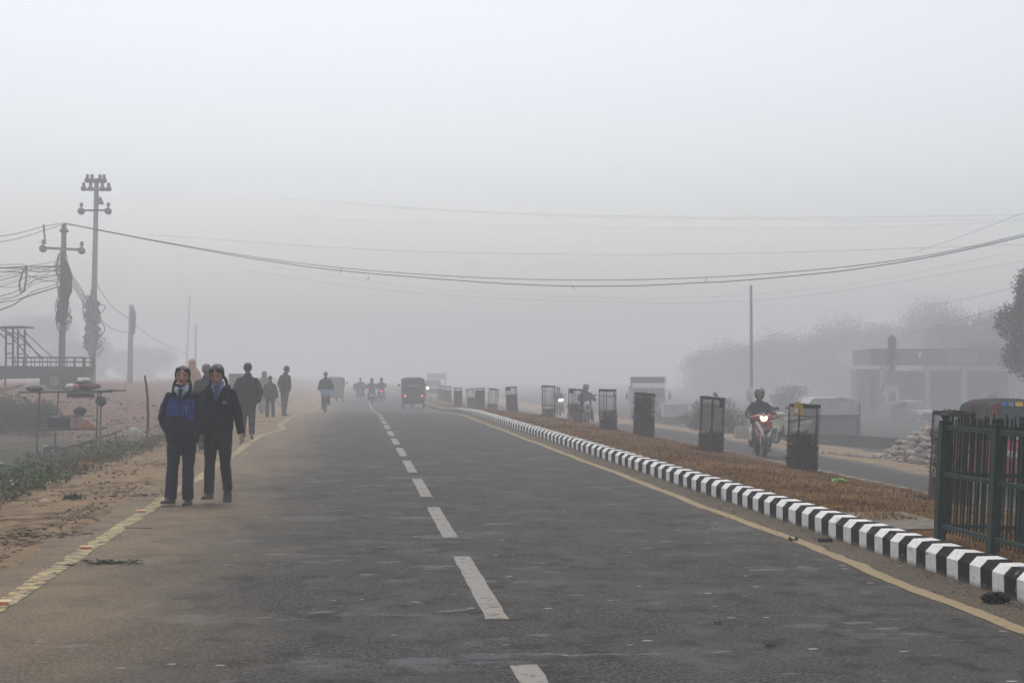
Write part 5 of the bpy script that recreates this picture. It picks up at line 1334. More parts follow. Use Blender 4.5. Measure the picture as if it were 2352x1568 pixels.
# lorry facing the road and a pale van body beside it
def lorry(label, loc, rz, sc_=1):
    t = thing("truck", label, "truck", loc, rz, None, sc_)
    CABC = mat("lorry_cab", (.3, .31, .325), .6, .2, 3); LD = mat("lorry_dark", (.17, .17, .175), .7, .2, 3)
    for x in (-.85, .85):
        for y in (-1.5, 2.6): wheel("wheel", t, (x, y, .45), .45, .3)
    bm = NB(); sections(bm, [[(-1.05, y, z0), (1.05, y, z0), (1.1, y, lerp(z0, z1, .5)), (1.02, y, z1), (-1.02, y, z1), (-1.1, y, lerp(z0, z1, .5))] for y, z0, z1 in ((-2.35, .6, 1.5), (-2.3, .5, 2.1), (-1.9, .5, 2.35), (-.9, .5, 2.4))]); cb = obj("cab", bm, CABC, t, bevel=.03)
    bm = NB(); box(bm, (-.5, -2.345, 1.75), (.9, .03, .62)); box(bm, (.5, -2.345, 1.75), (.9, .03, .62)); obj("windscreen", bm, mat("lorry_glass", (.19, .195, .2), .2), cb)
    bm = NB(); box(bm, (0, -2.42, .62), (2.2, .12, .26)); obj("bumper", bm, LD, t, bevel=.02)
    bm = NB(); box(bm, (0, -2.38, 1.1), (1.3, .05, .4)); obj("grille", bm, LD, t)
    for s in (1, -1):
        bm = NB(); disc(bm, (s * .8, -2.4, 1.0), .12, .06, 'y', 14); obj("headlight", bm, LENS, t)
        bm = NB(); tube(bm, [(s * 1.05, -2.2, 1.9), (s * 1.35, -2.3, 1.95), (s * 1.35, -2.3, 1.6)], .02, 5); box(bm, (s * 1.36, -2.3, 1.55), (.16, .04, .4)); obj("mirror", bm, LD, t)
    bm = NB(); box(bm, (0, 1.4, 1.1), (2.2, 4.4, .3)); box(bm, (-1.07, 1.4, 1.7), (.06, 4.4, 1)); box(bm, (1.07, 1.4, 1.7), (.06, 4.4, 1)); box(bm, (0, -.75, 2.0), (2.2, .06, 1.6)); obj("cargo_bed", bm, LD, t)
    bm = NB()
    for z in (2.75, 2.55):
        tube(bm, [(-1.1, -2.0, z), (1.1, -2.0, z)], .035, 6); tube(bm, [(-1.1, -.9, z), (1.1, -.9, z)], .035, 6)
        for s in (1, -1): tube(bm, [(s * 1.1, -2.0, z), (s * 1.1, -.9, z)], .035, 6)
    for k in range(7): tube(bm, [(-1.1 + k * 2.2 / 6, -2.0, 2.35), (-1.1 + k * 2.2 / 6, -2.0, 2.75)], .025, 5)
    obj("roof_rack", bm, LD, t)
    return t
g = gd(1486, 92); lorry("hazy truck with a roof rack facing the road, seen between two tree guards", (g.x, g.y, g.z), R(-9), .95)
# ------------------------------------------------------------------ trees, plants
LEAFD = mat("leaf_dark", (.022, .034, .018), .8, .45, 3); LEAFM = mat("leaf_mid", (.038, .055, .025), .8, .45, 3); BARK = mat("bark", (.05, .04, .032), .95, .3, 9, .4)
def leaves_np(rs, lumps, n, L, m, par, name="crown"):
    V = np.zeros((n * 4, 3), np.float32); wts = np.array([l[1][0] * l[1][1] * l[1][2] for l in lumps]) ** .75; wts /= wts.sum()
    idx = rs.choice(len(lumps), n, p=wts)
    C = np.array([l[0] for l in lumps])[idx]; Rr = np.array([l[1] for l in lumps])[idx]
    d = rs.normal(size=(n, 3)); d /= np.linalg.norm(d, axis=1)[:, None]
    rad = rs.random((n, 1)) ** (.3 if L < .2 else .5) * (1 + (.08 if L < .2 else .16) * rs.normal(size=(n, 1)))
    P = C + d * Rr * rad
    a = rs.normal(size=(n, 3)) + d * .6; a /= np.linalg.norm(a, axis=1)[:, None]
    b = np.cross(a, rs.normal(size=(n, 3))); b /= np.linalg.norm(b, axis=1)[:, None] + 1e-6
    s = L * rs.uniform(.6, 1.4, (n, 1))
    V[0::4] = P - a * s * .5; V[1::4] = P + b * s * .26; V[2::4] = P + a * s * .5; V[3::4] = P - b * s * .26
    return np_mesh(name, V, np.arange(n * 4).reshape(n, 4), m, par)
def tree(label, base, h, cr, n, L, seed, m=LEAFM, trunk=.16, low=.3, name="tree", cat="tree", group=None, lumps_n=16):
    t = thing(name, label, cat, base, 0, group); rs = np.random.RandomState(seed); rng = random.Random(seed)
    lumps = []
    for i in range(lumps_n):
        a = rng.uniform(0, 6.28); q = cr * math.sqrt(rng.random()) * .8; z = lerp(h * low, h * .92, rng.random())
        k = 1 - .55 * abs((z / h - .6) / .5); r = cr * rng.uniform(.28, .5)
        lumps.append(((q * k * math.cos(a), q * k * math.sin(a), z), (r, r, r * rng.uniform(.6, .9))))
    lumps.append(((0, 0, h * .75), (cr * .5, cr * .5, h * .2)))
    bm = NB()
    tube(bm, [(0, 0, -.3), (.04 * h * .2, 0, h * .25), (-.02 * h * .3, .02, h * .55), (0, 0, h * .8)], [trunk, trunk * .8, trunk * .5, trunk * .2], 8)
    for (c, r) in lumps[:9]: tube(bm, [(0, 0, h * low * .8), (c[0] * .5, c[1] * .5, lerp(h * low, c[2], .6)), c], [trunk * .45, trunk * .28, trunk * .1], 5)
    obj("trunk", bm, BARK, t, True)
    leaves_np(rs, lumps, n, L, m, t)
    return t
def bush(label, base, w, d, h, n, L, seed, m=LEAFD, group=None):
    t = thing("shrub", label, "shrub", base, 0, group); rs = np.random.RandomState(seed); rng = random.Random(seed)
    lumps = [((rng.uniform(-.5, .5) * w * .7, rng.uniform(-.5, .5) * d * .7, h * rng.uniform(.15, .7)), (w * rng.uniform(.15, .28), d * rng.uniform(.2, .3), h * rng.uniform(.2, .34))) for _ in range(12)]
    bm = NB()
    for c, r in lumps: tube(bm, [(c[0] * .3, c[1] * .3, -.05), (c[0] * .8, c[1] * .8, c[2] * .6), c], [.03, .02, .008], 5)
    obj("stems", bm, BARK, t)
    leaves_np(rs, lumps, n, L, m, t, "foliage"); return t
b = gd(2398, 60); tree("big dark tree overhanging the filling station side, nearest of the trees", b, 7.6, 2.3, 60000, .11, 3, LEAFD, .2, .30)
TG = "trees fading into the fog"
for i, (px, d, top, cr, lab) in enumerate([(2300, 150, 730, 8, "broad tree in the fog behind the canopy, beside the big dark tree"), (2120, 190, 722, 9, "tall faint tree in the fog behind the canopy pole"), (1960, 205, 735, 10, "tall faint tree in the fog, midway between the thin pole and the canopy"), (1800, 215, 775, 9, "low faint tree in the fog beyond the thin pole"), (1640, 240, 805, 9, "fainter low tree in the fog above the parked truck"), (1820, 112, 885, 1.6, "small dark tree in the fog beside the scooter rider's shoulder"),
        (95, 270, 735, 8, "faint tree in the fog behind the trailer"), (-10, 270, 745, 8, "faint tree in the fog at the frame's edge by the trailer"), (200, 260, 785, 7, "very faint low tree beyond the tallest pole"), (330, 290, 810, 7, "hardly visible tree beyond the short plain pole"), (2230, 165, 745, 8, "faint tree over the canopy roof")]):
    b = gd(px, d); b.z = min(b.z, -.2); h = CAMZ + (861 - top) / 3400 * d - b.z
    tree(lab, b, h, cr, 46000 if cr > 3 else 4000, .24 if cr > 3 else .14, 20 + i, LEAFM if i % 2 else LEAFD, .25, .04, group=TG)
SG = "roadside shrubs"
b = gd(1655, 58); bush("dark shrub behind the leaning sapling's guard, at the far road edge", b, 2.1, 1.4, 1.55, 9000, .065, 5, LEAFD, SG)
b = gd(1600, 66); bush("lower hazy shrub next to the dark shrub, towards the parked truck", b, 1.8, 1.2, .9, 5000, .065, 6, LEAFM, SG)
b = gd(2265, 80); bush("dark shrubs under the canopy's far end, behind the red three wheeler", b, 2.4, 1.6, 2.2, 7000, .09, 7, LEAFD, SG)
b = gd(28, 50); bush("dark tangle of scrub before the red bank, left of the stall", b, 2.9, 2.0, 1.5, 12000, .07, 8, mat("leaf_grey", (.04, .044, .036), .9, .4, 4), SG)
b = gd(85, 52); bush("dark scrub just behind the stall's legs", b, 1.8, 1.4, 1.05, 7000, .07, 9, mat("leaf_grey", (.04, .044, .036), .9, .4, 4), SG)

# dry grass on the median, too many blades to count
rs = np.random.RandomState(2)
def blades(name, P, H, Wd, m, lean=.5, seed=1):
    n = len(P); rs = np.random.RandomState(seed); a = rs.uniform(0, 6.283, n); l = rs.uniform(.1, 1, n) * lean
    dx = np.stack([np.cos(a), np.sin(a), np.zeros(n)], 1); sd_ = np.stack([-np.sin(a), np.cos(a), np.zeros(n)], 1)
    H = H[:, None]; Wd = Wd[:, None]; l = l[:, None]
    V = np.zeros((n * 5, 3), np.float32); up = np.array([[0, 0, 1.]])
    mid = P + up * H * .6 + dx * H * l * .35; tip = P + up * H * (1 - .3 * l) + dx * H * l
    V[0::5] = P - sd_ * Wd; V[1::5] = P + sd_ * Wd; V[2::5] = mid + sd_ * Wd * .7; V[3::5] = mid - sd_ * Wd * .7; V[4::5] = tip
    i = np.arange(n)[:, None] * 5
    F4 = np.concatenate([i, i + 1, i + 2, i + 3], 1); F3 = np.concatenate([i + 3, i + 2, i + 4], 1)
    me = bpy.data.meshes.new(name); me.vertices.add(n * 5); me.vertices.foreach_set("co", V.ravel())
    loops = np.concatenate([F4.ravel(), F3.ravel()]); me.loops.add(len(loops)); me.loops.foreach_set("vertex_index", loops.astype(np.int32))
    me.polygons.add(2 * n); me.polygons.foreach_set("loop_start", np.concatenate([np.arange(n) * 4, n * 4 + np.arange(n) * 3]).astype(np.int32)); me.update(calc_edges=True); me.validate()
    o = link(name, me, None, m); o['kind'] = 'stuff'; return o
GRASS = mat("dry_grass", (.11, .054, .016), .95, .3, .6, col2=(.31, .175, .066))
n = 170000
Y = 10 + 75 * rs.random(n * 2) ** 1.9; X = rs.uniform(4.42, 8.3, n * 2)
keep = np.ones(len(X), bool)
nz = np.array([noise.fractal(Vector((x * 1.3, y * 1.3, 5)), 1, 2, 3) for x, y in zip(X, Y)])
keep &= rs.random(len(X)) < np.clip(.75 + .8 * nz, .25, 1)
keep &= ~((X < 5.2) & (Y < 12.6) & (rs.random(len(X)) < .85))
X, Y, nz = X[keep][:n], Y[keep][:n], nz[keep][:n]
Z = np.array([ground_z(x, y) for x, y in zip(X, Y)]) - .005
Hh = rs.uniform(.015, .045, len(X)) * (1 + .9 * np.clip(nz, -.5, 1)) * (1 + np.minimum(Y / 60, .5)); Ww = (.0022 + .00012 * Y) * rs.uniform(.7, 1.4, len(X))
blades("dry_grass", np.stack([X, Y, Z], 1), Hh, Ww, GRASS, 1.9, 4)
# longer tufts round the feet of the guards
P_ = []
for g in GP[:8]:
    for k in range(420):
        a = rs.uniform(0, 6.28); q = .25 + abs(rs.normal(0, .13)); P_.append((g.x + q * math.cos(a), g.y + q * math.sin(a), gz(g.x + q * math.cos(a), g.y + q * math.sin(a)) - .01))
P_ = np.array(P_); blades("dry_grass", P_, rs.uniform(.03, .10, len(P_)), np.full(len(P_), .004) * (1 + P_[:, 1] / 30), mat("dry_grass_dark", (.035, .024, .012), .95, .3, 2, col2=(.09, .06, .024)), 1.0, 5)
# weeds on the slope beside the verge
n = 26000
Y = 13 + 36 * rs.random(n) ** 1.15; X = -4.05 - 5.2 * rs.random(n) ** 1.1
nz = np.array([noise.fractal(Vector((x * .55, y * .35, 9)), 1, 2, 4) for x, y in zip(X, Y)])
cl = np.clip(.42 + .95 * nz - .14 * np.maximum(0, -X - 6.6) - .02 * np.maximum(0, 20 - Y) - .06 * np.maximum(0, Y - 31), .0, 1); keep = rs.random(n) < cl
X, Y, nz = X[keep], Y[keep], nz[keep]; Z = np.array([ground_z(x, y) for x, y in zip(X, Y)])
hh = .10 + .55 * np.clip(nz + .2, 0, 1) * np.exp(-((X + 5.6) / 1.2) ** 2)
m_ = len(X); k = 3
Pw = np.repeat(np.stack([X, Y, Z], 1), k, 0); Pw[:, :2] += rs.normal(0, .04, (m_ * k, 2)); Pw[:, 2] += np.repeat(hh, k) * rs.random(m_ * k) 
aa = rs.normal(size=(m_ * k, 3)); aa[:, 2] = np.abs(aa[:, 2]) * .7; aa /= np.linalg.norm(aa, axis=1)[:, None]; bb = np.cross(aa, rs.normal(size=(m_ * k, 3))); bb /= np.linalg.norm(bb, axis=1)[:, None]
s = rs.uniform(.035, .085, (m_ * k, 1)); V = np.zeros((m_ * k * 4, 3), np.float32)
V[0::4] = Pw; V[1::4] = Pw + aa * s * .5 + bb * s * .3; V[2::4] = Pw + aa * s; V[3::4] = Pw + aa * s * .5 - bb * s * .3
wd = np_mesh("weeds", V, np.arange(m_ * k * 4).reshape(-1, 4), mat("weed_green", (.095, .068, .038), .85, .3, .55, col2=(.07, .14, .042), contrast=.05)); wd['kind'] = 'stuff'
n = 9000
Y = 12 + 38 * rs.random(n); X = -4.0 - 4.5 * rs.random(n) ** 1.6
nz = np.array([noise.fractal(Vector((x * .8, y * .5, 2)), 1, 2, 3) for x, y in zip(X, Y)]); kp = rs.random(n) < np.clip(.4 + nz, 0, 1); X, Y = X[kp], Y[kp]
blades("verge_grass", np.stack([X, Y, np.array([ground_z(x, y) for x, y in zip(X, Y)]) - .01], 1), rs.uniform(.06, .22, len(X)), np.full(len(X), .006), mat("grass_faded", (.07, .06, .03), .9, .3, 1, col2=(.15, .125, .06)), 1.1, 9)

# ------------------------------------------------------------------ left side: trailer, stall
TRM = mat("trailer_steel", (.035, .04, .038), .8, .3, 3); TRF = mat("trailer_frame", (.04, .038, .036), .8, .3, 4)
b = gd(105, 72); u = 72 / 3400
t = thing("trailer", "hazy grey farm trailer with railed bed and ladder frame, on the bank behind the stall", "trailer", b, -YAW)
LX = lambda px: (px - 105) * u
LZ = lambda py: CAMZ + (861 - py) * u - b.z
bm = NB(); sections(bm, [[(x, y, z) for x, z in ((LX(6), LZ(870)), (LX(200), LZ(866)), (LX(206), LZ(842)), (LX(6), LZ(840)))] for y in (-.9, .9)]); obj("bed", bm, TRM, t, bevel=.02)
bm = NB()
for y in (-.86, .86):
    for z in (LZ(821), LZ(831)): tube(bm, [(LX(40), y, z), (LX(203), y, z)], .03, 5)
    for px in (48, 66, 85, 104, 122, 141, 160, 183, 203): tube(bm, [(LX(px), y, LZ(842)), (LX(px), y, LZ(820))], .05 if px in (183, 203) else .022, 5)
obj("rail", bm, TRF, t)
for y in (-.86, .86):
    bm = NB()
    for px in (27, 43): tube(bm, [(LX(px), y, LZ(870)), (LX(px), y, LZ(755))], .055, 6)
    for py in (770, 790, 812, 822): tube(bm, [(LX(27), y, LZ(py)), (LX(43), y, LZ(py))], .03, 5)
    tube(bm, [(LX(29), y, LZ(762)), (LX(82), y, LZ(824))], .035, 5); tube(bm, [(LX(43), y, LZ(762)), (LX(112), y, LZ(824))], .025, 5)
    tube(bm, [(LX(29), y, LZ(782)), (LX(10), y, LZ(763)), (LX(-12), y, LZ(756))], .035, 5)
    obj("ladder_frame", bm, TRF, t)
bm = NB(); box(bm, (LX(22), 0, LZ(752)), (1.75, 1.9, .07), Matrix.Rotation(R(-1), 3, 'Y')); obj("top_plate", bm, TRF, t)
for y in (-1.05, 1.05): wheel("wheel", t, (LX(141), y, LZ(874)), .49, .26, .55, 'y')
bm = NB(); box(bm, (LX(112), 0, .45), (.5, 1.2, .5)); tube(bm, [(LX(141), -1., LZ(874)), (LX(141), 1., LZ(874))], .06, 8); obj("axle", bm, TRF, t)
bm = NB(); tube(bm, [(LX(6), 0, .5), (LX(-30), 0, .45)], .07, 6); tube(bm, [(LX(12), 0, .5), (LX(12), 0, -.02)], .05, 6); obj("drawbar", bm, TRF, t)

b = at(168, 1030); d0 = 41.3; b = gd(168, d0); u = d0 / 3400
t = thing("stall", "rickety roadside stall of thin poles with a flat sheet roof and a low shelf", "stall", b, -YAW)
LX = lambda px: (px - 168) * u
LZ = lambda py: CAMZ + (861 - py) * u - b.z
POLE = mat("stall_pole", (.035, .03, .027), .9, .3, 8); SHEET = mat("stall_sheet", (.14, .145, .14), .8, .25, 4, .3)
for (xb, xt, y) in ((99, 106, -.55), (111, 121, .55), (218, 219, .55), (233, 238, -.55)):
    bm = NB(); tube(bm, [(LX(xb), y, -.25), (LX((xb + xt) / 2) + .01, y, LZ(960)), (LX(xt), y, LZ(898))], .022, 6); obj("leg", bm, POLE, t)
bm = NB(); nx = 24
top = [[(lerp(LX(72), LX(268), i / nx), y, LZ(898) + .02 * math.sin(i * 1.9) * .4 + .035 * noise.noise(Vector((i * .5, y, 2))) + (.03 if i > 20 else 0)) for i in range(nx + 1)] for y in (-.75, -.3, .2, .75)]
rows = [[bm.verts.new(p) for p in r] for r in top]
for a, c in zip(rows, rows[1:]):
    for i in range(nx): bm.faces.new((a[i], a[i + 1], c[i + 1], c[i]))
bmesh.ops.solidify(bm, geom=bm.faces[:], thickness=.03); obj("roof_sheet", bm, SHEET, t)
bm = NB(); tube(bm, [(LX(60), -.6, LZ(900)), (LX(272), -.6, LZ(899))], .025, 6); tube(bm, [(LX(66), .6, LZ(899)), (LX(276), .6, LZ(897))], .022, 6); box(bm, (LX(200), -.6, LZ(907)), (.75, .04, .12)); obj("roof_beam", bm, POLE, t)
bm = NB(); box(bm, (LX(170), 0, LZ(983) - .02), (LX(236) - LX(103), 1.1, .04), Matrix.Rotation(R(-.6), 3, 'Y')); obj("shelf", bm, mat("shelf_board", (.06, .05, .04), .9), t, bevel=.005)
bm = NB(); box(bm, (LX(163), .2, LZ(955)), (LX(208) - LX(118), .5, .03)); obj("upper_shelf", bm, mat("shelf_board", (.06, .05, .04), .9), t)
inv_t = Matrix.Rotation(-YAW, 3, 'Z')
def on(px, y, z): return b + inv_t @ Vector((LX(px), y, z))
def lump(name, label, cat, loc, size, m, seed, vox=.03, dis=.02, rz=-YAW, group=None):
    bm = NB(); rng = random.Random(seed)
    ell(bm, (0, 0, size[2] * .5), (size[0] * .5, size[1] * .5, size[2] * .5), None, 16, 10)
    for k in range(5): ell(bm, (rng.uniform(-.3, .3) * size[0], rng.uniform(-.2, .2) * size[1], size[2] * rng.uniform(.2, .55)), (size[0] * .25, size[1] * .3, size[2] * rng.uniform(.2, .4)), None, 12, 8)
    o = link(name, bake(bm, min(vox, min(size) * .12), 3, dis, 6), None, m, True); o.location = loc; o.rotation_euler = (0, 0, rz); return tag(o, label, cat, group)
zr = LZ(896)
lump("blanket", "dark red blanket roll lying on the stall's roof", "blanket", on(206, -.2, zr), (.72, .6, .22), cloth("maroon_cloth", (.10, .028, .035)), 1)
lump("blanket", "pink blanket roll on the stall's roof, between white sack and dark red roll", "blanket", on(186, -.25, zr), (.42, .55, .2), cloth("pink_cloth", (.32, .13, .13)), 2)
lump("sack", "white sack at the end of the bedding on the stall's roof", "sack", on(173, -.3, zr), (.34, .5, .2), cloth("white_sack", (.42, .42, .36)), 3)
lump("cloth", "grey blue cloth on top of the red blanket roll", "cloth", on(196, -.2, zr + .2), (.5, .4, .07), cloth("slate_cloth", (.09, .12, .16)), 4, dis=.01)
lump("bag", "small white bundle on top of the bedding on the stall's roof", "bag", on(204, -.22, zr + .22), (.26, .24, .12), cloth("white_sack", (.42, .42, .36)), 5, dis=.01)
lump("tarpaulin", "dark rolled tarpaulin at the stall roof's end towards the trailer", "tarpaulin", on(80, 0, zr - .02), (.42, .9, .14), cloth("tarp_dark", (.03, .032, .034)), 6)
zs = LZ(983)
bm = NB(); box(bm, (0, 0, .16), (.29, .26, .31)); o = obj("carton", bm, mat("carton", (.34, .26, .17), .9, .2, 12), None, bevel=.006); o.location = on(186, -.35, zs + .012); o.rotation_euler = (0, 0, -YAW); tag(o, "tan cardboard carton on the stall's shelf", "carton")
bm = NB(); box(bm, (.0, -.1325, .16), (.1, .004, .31)); o2 = obj("carton_tape", bm, mat("carton_tape", (.33, .17, .13), .8), o)
bm = NB(); box(bm, (0, 0, .15), (.56, .46, .29)); o = obj("crate", bm, mat("crate_dark", (.02, .02, .023), .9, .3, 30, .4), None, bevel=.012); o.location = on(143, -.2, zs + .012); o.rotation_euler = (0, 0, -YAW); tag(o, "dark crate on the stall's shelf next to the carton", "crate")
bm = NB(); box(bm, (-.08, -.1, .32), (.24, .2, .05)); obj("crate_paper", bm, mat("paper_grey", (.25, .26, .27), .9), o)
lump("bucket", "dark pot standing on the stall's upper shelf", "pot", on(181, .2, LZ(955) + .02), (.36, .34, .24), mat("pot_dark", (.035, .028, .03), .8), 8)
lump("tin", "small yellowish tin on the stall's upper shelf", "tin", on(139, .1, LZ(955) + .015), (.09, .09, .12), mat("tin_yellow", (.38, .33, .18), .7), 9, dis=.004)
lump("bag", "dark bag hanging under the stall roof at its far corner", "bag", on(228, .2, LZ(933)), (.34, .26, .28), cloth("tarp_dark", (.03, .032, .034)), 10)
lump("tub", "dark tub on the ground beneath the stall's shelf", "tub", on(120, .1, 0), (.5, .4, .2), mat("tub_green", (.03, .045, .045), .8), 12)
ORG = mat("orange_peel", (.55, .17, .03), .6, .15, 20)
bm = NB(); ell(bm, (0, 0, 0), (.036, .036, .034), None, 12, 8); me0 = None
o0 = obj("orange", bm, ORG, None, True); rng = random.Random(3); spots_ = []
for lay, (nx_, ny_) in enumerate(((6, 4), (5, 3), (3, 2), (2, 1))):
    for i in range(nx_):
        for j in range(ny_): spots_.append((206 + (i - (nx_ - 1) / 2) * .066 / u + (4 if lay else 0), -.35 + (j - (ny_ - 1) / 2) * .066, zs + .04 + lay * .052))
for i, (px, y, z) in enumerate(spots_):
    o = o0 if i == 0 else o0.copy()
    if i: COL.objects.link(o)
    o.location = on(px + rng.uniform(-.3, .3), y, z); tag(o, "orange heaped on the stall's shelf beside the carton", "orange", "oranges heaped on the stall's shelf")
bm = NB(); a = gd(131, 37.5) + Vector((0, 0, .25)); c = atd(278, 988, 39.5); tube(bm, [a, a.lerp(c, .5) + Vector((0, 0, -.03)), c], [.04, .036, .03], 7)
tube(bm, [a.lerp(c, .12) + Vector((0, 0, .0)), Vector((a.lerp(c, .12).x, a.lerp(c, .12).y, gz(a.x, a.y) - .1))], .03, 6); tube(bm, [a.lerp(c, .92), Vector((a.lerp(c, .92).x, a.lerp(c, .92).y, gz(c.x, c.y) - .1))], .03, 6)
tag(obj("bamboo_rail", bm, mat("bamboo", (.05, .047, .035), .9), None, True), "sloping bamboo rail on short props in front of the stall", "rail")
# pale notice frame behind the barefoot man
b = gd(543, 66); t = thing("sign_frame", "pale framed notice board standing behind the barefoot man", "sign", b, R(8)); bm = NB()
h0, h1, w_ = CAMZ + (861 - 925) / 3400 * 66 - b.z, CAMZ + (861 - 858) / 3400 * 66 - b.z, .32
for s in (1, -1): box(bm, (s * w_, 0, (h1) / 2), (.05, .05, h1))
box(bm, (0, 0, h1 - .02), (w_ * 2 + .05, .054, .05)); box(bm, (0, 0, h0 + .3), (w_ * 2 + .05, .054, .05)); obj("frame", bm, mat("frame_pale", (.3, .3, .31), .7), t)
bm = NB(); box(bm, (0, .0, (h1 + h0 + .3) / 2), (w_ * 2 - .05, .02, h1 - h0 - .38)); obj("board", bm, mat("board_grey", (.2, .2, .21), .7), t)
# faint roadside signboard far along the median
b = gd(1003, 175); t = thing("signboard", "very faint wide signboard on two posts, far along the median", "signboard", b, 0); bm = NB()
for x in (-1.0, 1.0): tube(bm, [(x, 0, -.3), (x, 0, 2.6)], .06, 6)
obj("post", bm, STEEL, t); bm = NB(); box(bm, (0, -.05, 2.2), (2.3, .06, .75)); obj("board", bm, mat("board_grey2", (.5, .51, .52), .7), t, bevel=.01)

# ------------------------------------------------------------------ right side: filling station, kiosk, stones
d0 = 116; u = d0 / 3400; b = gd(2170, d0); b.z = -1.5
t = thing("filling_station", "hazy filling station with a flat dark canopy on square pillars and a low shop room", "filling station", b, -YAW - R(3))
LX = lambda px: (px - 2170) * u
LZ = lambda py: CAMZ + (861 - py) * u - b.z
CAN = mat("canopy_dark", (.05, .053, .058), .7, .2, .6); CGR = mat("canopy_green", (.05, .08, .065), .7); CPL = mat("canopy_pale", (.13, .135, .14), .7); PIL = mat("pillar_pale", (.3, .3, .31), .8); WALLP = mat("wall_pale", (.15, .15, .148), .9, .15, 1)
bm = NB(); box(bm, (LX(2245), 3.5, LZ(819)), (LX(2490) - LX(2000), 8, LZ(801) - LZ(838))); ca = obj("canopy", bm, CAN, t, bevel=.05)
for x0, x1, m in ((2003, 2063, mat("fascia_dark", (.03, .034, .04), .6)), (2108, 2164, CGR), (2168, 2240, CPL)):
    bm = NB(); box(bm, ((LX(x0) + LX(x1)) / 2, -.53, LZ(820)), (LX(x1) - LX(x0), .05, .92)); obj("fascia_panel", bm, m, ca)
bm = NB()
for k, px in enumerate((2108, 2111)): box(bm, (LX(px), -.58, LZ(815)), (.08, .04, .5), Matrix.Rotation(R(20 if k else -20), 3, 'Y'))
obj("fascia_mark", bm, WHITE_P, ca)
bm = NB(); box(bm, (LX(2262), 1, LZ(794)), (2.6, 2, .45)); box(bm, (LX(2285), .5, LZ(790)), (.35, .4, .8)); obj("roof_tank", bm, CPL, t)
for px, w in ((2029, .34), (2131, .36), (2214, .42), (2330, .4)):
    bm = NB(); box(bm, (LX(px), .2, LZ(838) / 2 - .1), (w, .36, LZ(838) + .1)); obj("pillar", bm, PIL, t, bevel=.02)
bm = NB(); box(bm, (LX(1996), .6, LZ(888) / 2), (.3, .5, LZ(838))); box(bm, (LX(2012), 2.2, LZ(888) / 2 + .5), (LX(2060) - LX(1985), 2.4, LZ(836))); rm_ = obj("shop_room", bm, WALLP, t)
bm = NB(); box(bm, (LX(2008), .97, 1.5), (.7, .05, 2.3)); obj("door", bm, mat("door_dark", (.07, .062, .062), .8), t)
bm = NB(); box(bm, (LX(2190), 7.2, 1.6), (LX(2400) - LX(2040), .3, 3.4)); obj("back_wall", bm, mat("wall_dark", (.06, .06, .062), .9, .3, 1), t)
bm = NB(); box(bm, (LX(2025), -.6, .55), (.55, .4, 1.3)); box(bm, (LX(2095), 2.4, .6), (.6, .45, 1.5)); obj("fuel_pump", bm, mat("pump_grey", (.13, .13, .14), .6), t, bevel=.03)
bm = NB(); prism(bm, [(LX(2000), -.0), (LX(2003), -.0), (LX(2030), 2.2), (LX(2026), 2.3)], -.9, -.75, 'y'); obj("leaning_board", bm, mat("board_dark", (.05, .05, .052), .8), t)
# open kiosk with pale awning
d0 = 66; u = d0 / 3400; b = gd(1915, d0); t = thing("kiosk", "low roadside kiosk with pale banner and dark open counter, beyond the yellow plate guard", "kiosk", b, -YAW)
LX = lambda px: (px - 1915) * u
LZ = lambda py: CAMZ + (861 - py) * u - b.z
bm = NB(); box(bm, (LX(1924), .0, LZ(937)), (LX(1972) - LX(1877), .06, LZ(922) - LZ(952))); obj("banner", bm, mat("banner_pale", (.44, .45, .46), .8, .1, 2), t)
bm = NB(); sections(bm, [[(x, y, z) for x, z in ((LX(1858), LZ(927)), (LX(1868), LZ(914)), (LX(1935), LZ(913)), (LX(1975), LZ(920)), (LX(1975), LZ(922)))] for y in (.05, 2.2)]); obj("roof", bm, mat("kiosk_roof", (.4, .405, .41), .8), t)
bm = NB(); box(bm, (LX(1920), 2.1, LZ(965) - .2), (LX(1972) - LX(1868), .1, 1.8)); box(bm, (LX(1868), 1.1, .7), (.08, 2, 1.6)); box(bm, (LX(1975), 1.1, .7), (.08, 2, 1.6)); obj("wall", bm, mat("kiosk_wall", (.07, .072, .075), .9), t)
bm = NB(); box(bm, (LX(1918), .25, .3), (LX(1968) - LX(1872), .5, .75)); obj("counter", bm, mat("kiosk_counter", (.07, .07, .072), .9), t)
d0 = 84; u = d0 / 3400; b = gd(1552, d0); t = thing("cargo_box", "pale box body standing beside the hazy truck", "cargo box", b, -YAW); bm = NB()
box(bm, (0, .8, CAMZ + (861 - 942) * u - b.z), (1.35, 1.6, .75)); obj("body", bm, mat("box_white", (.36, .37, .38), .7, .08, 2), t, bevel=.03)
bm = NB(); box(bm, (0, .8, .36), (1.2, 1.3, .72)); obj("chassis", bm, mat("kiosk_wall", (.07, .072, .075), .9), t)
# low dark wall between yard and verge
bm = NB(); P0, P1 = gd(1760, 56), gd(2300, 50)
dv = (P1 - P0); dv.z = 0; nrm = Vector((-dv.y, dv.x, 0)).normalized() * .12
sections(bm, [[v + nrm * s + Vector((0, 0, z)) for s, z in ((-1, -.3), (1, -.3), (1, .34), (-1, .34))] for v in [P0.lerp(P1, k / 8) for k in range(9)]])
tag(obj("wall", bm, mat("low_wall", (.045, .045, .046), .9, .35, 2), None, bevel=.01), "low dark wall along the yard behind the sandy verge", "wall")
# white painted block at the far road edge
b = gd(1704, 48.5); bm = NB(); box(bm, (0, 0, .17), (.54, .4, .42), taper=(.82, .8)); o = obj("concrete_block", bm, mat("block_white", (.33, .31, .26), .85, .1, 6, .2), None, bevel=.02); o.location = b; o.rotation_euler = (0, 0, R(-12)); tag(o, "white painted concrete block at the far road edge, behind the red scooter", "block")
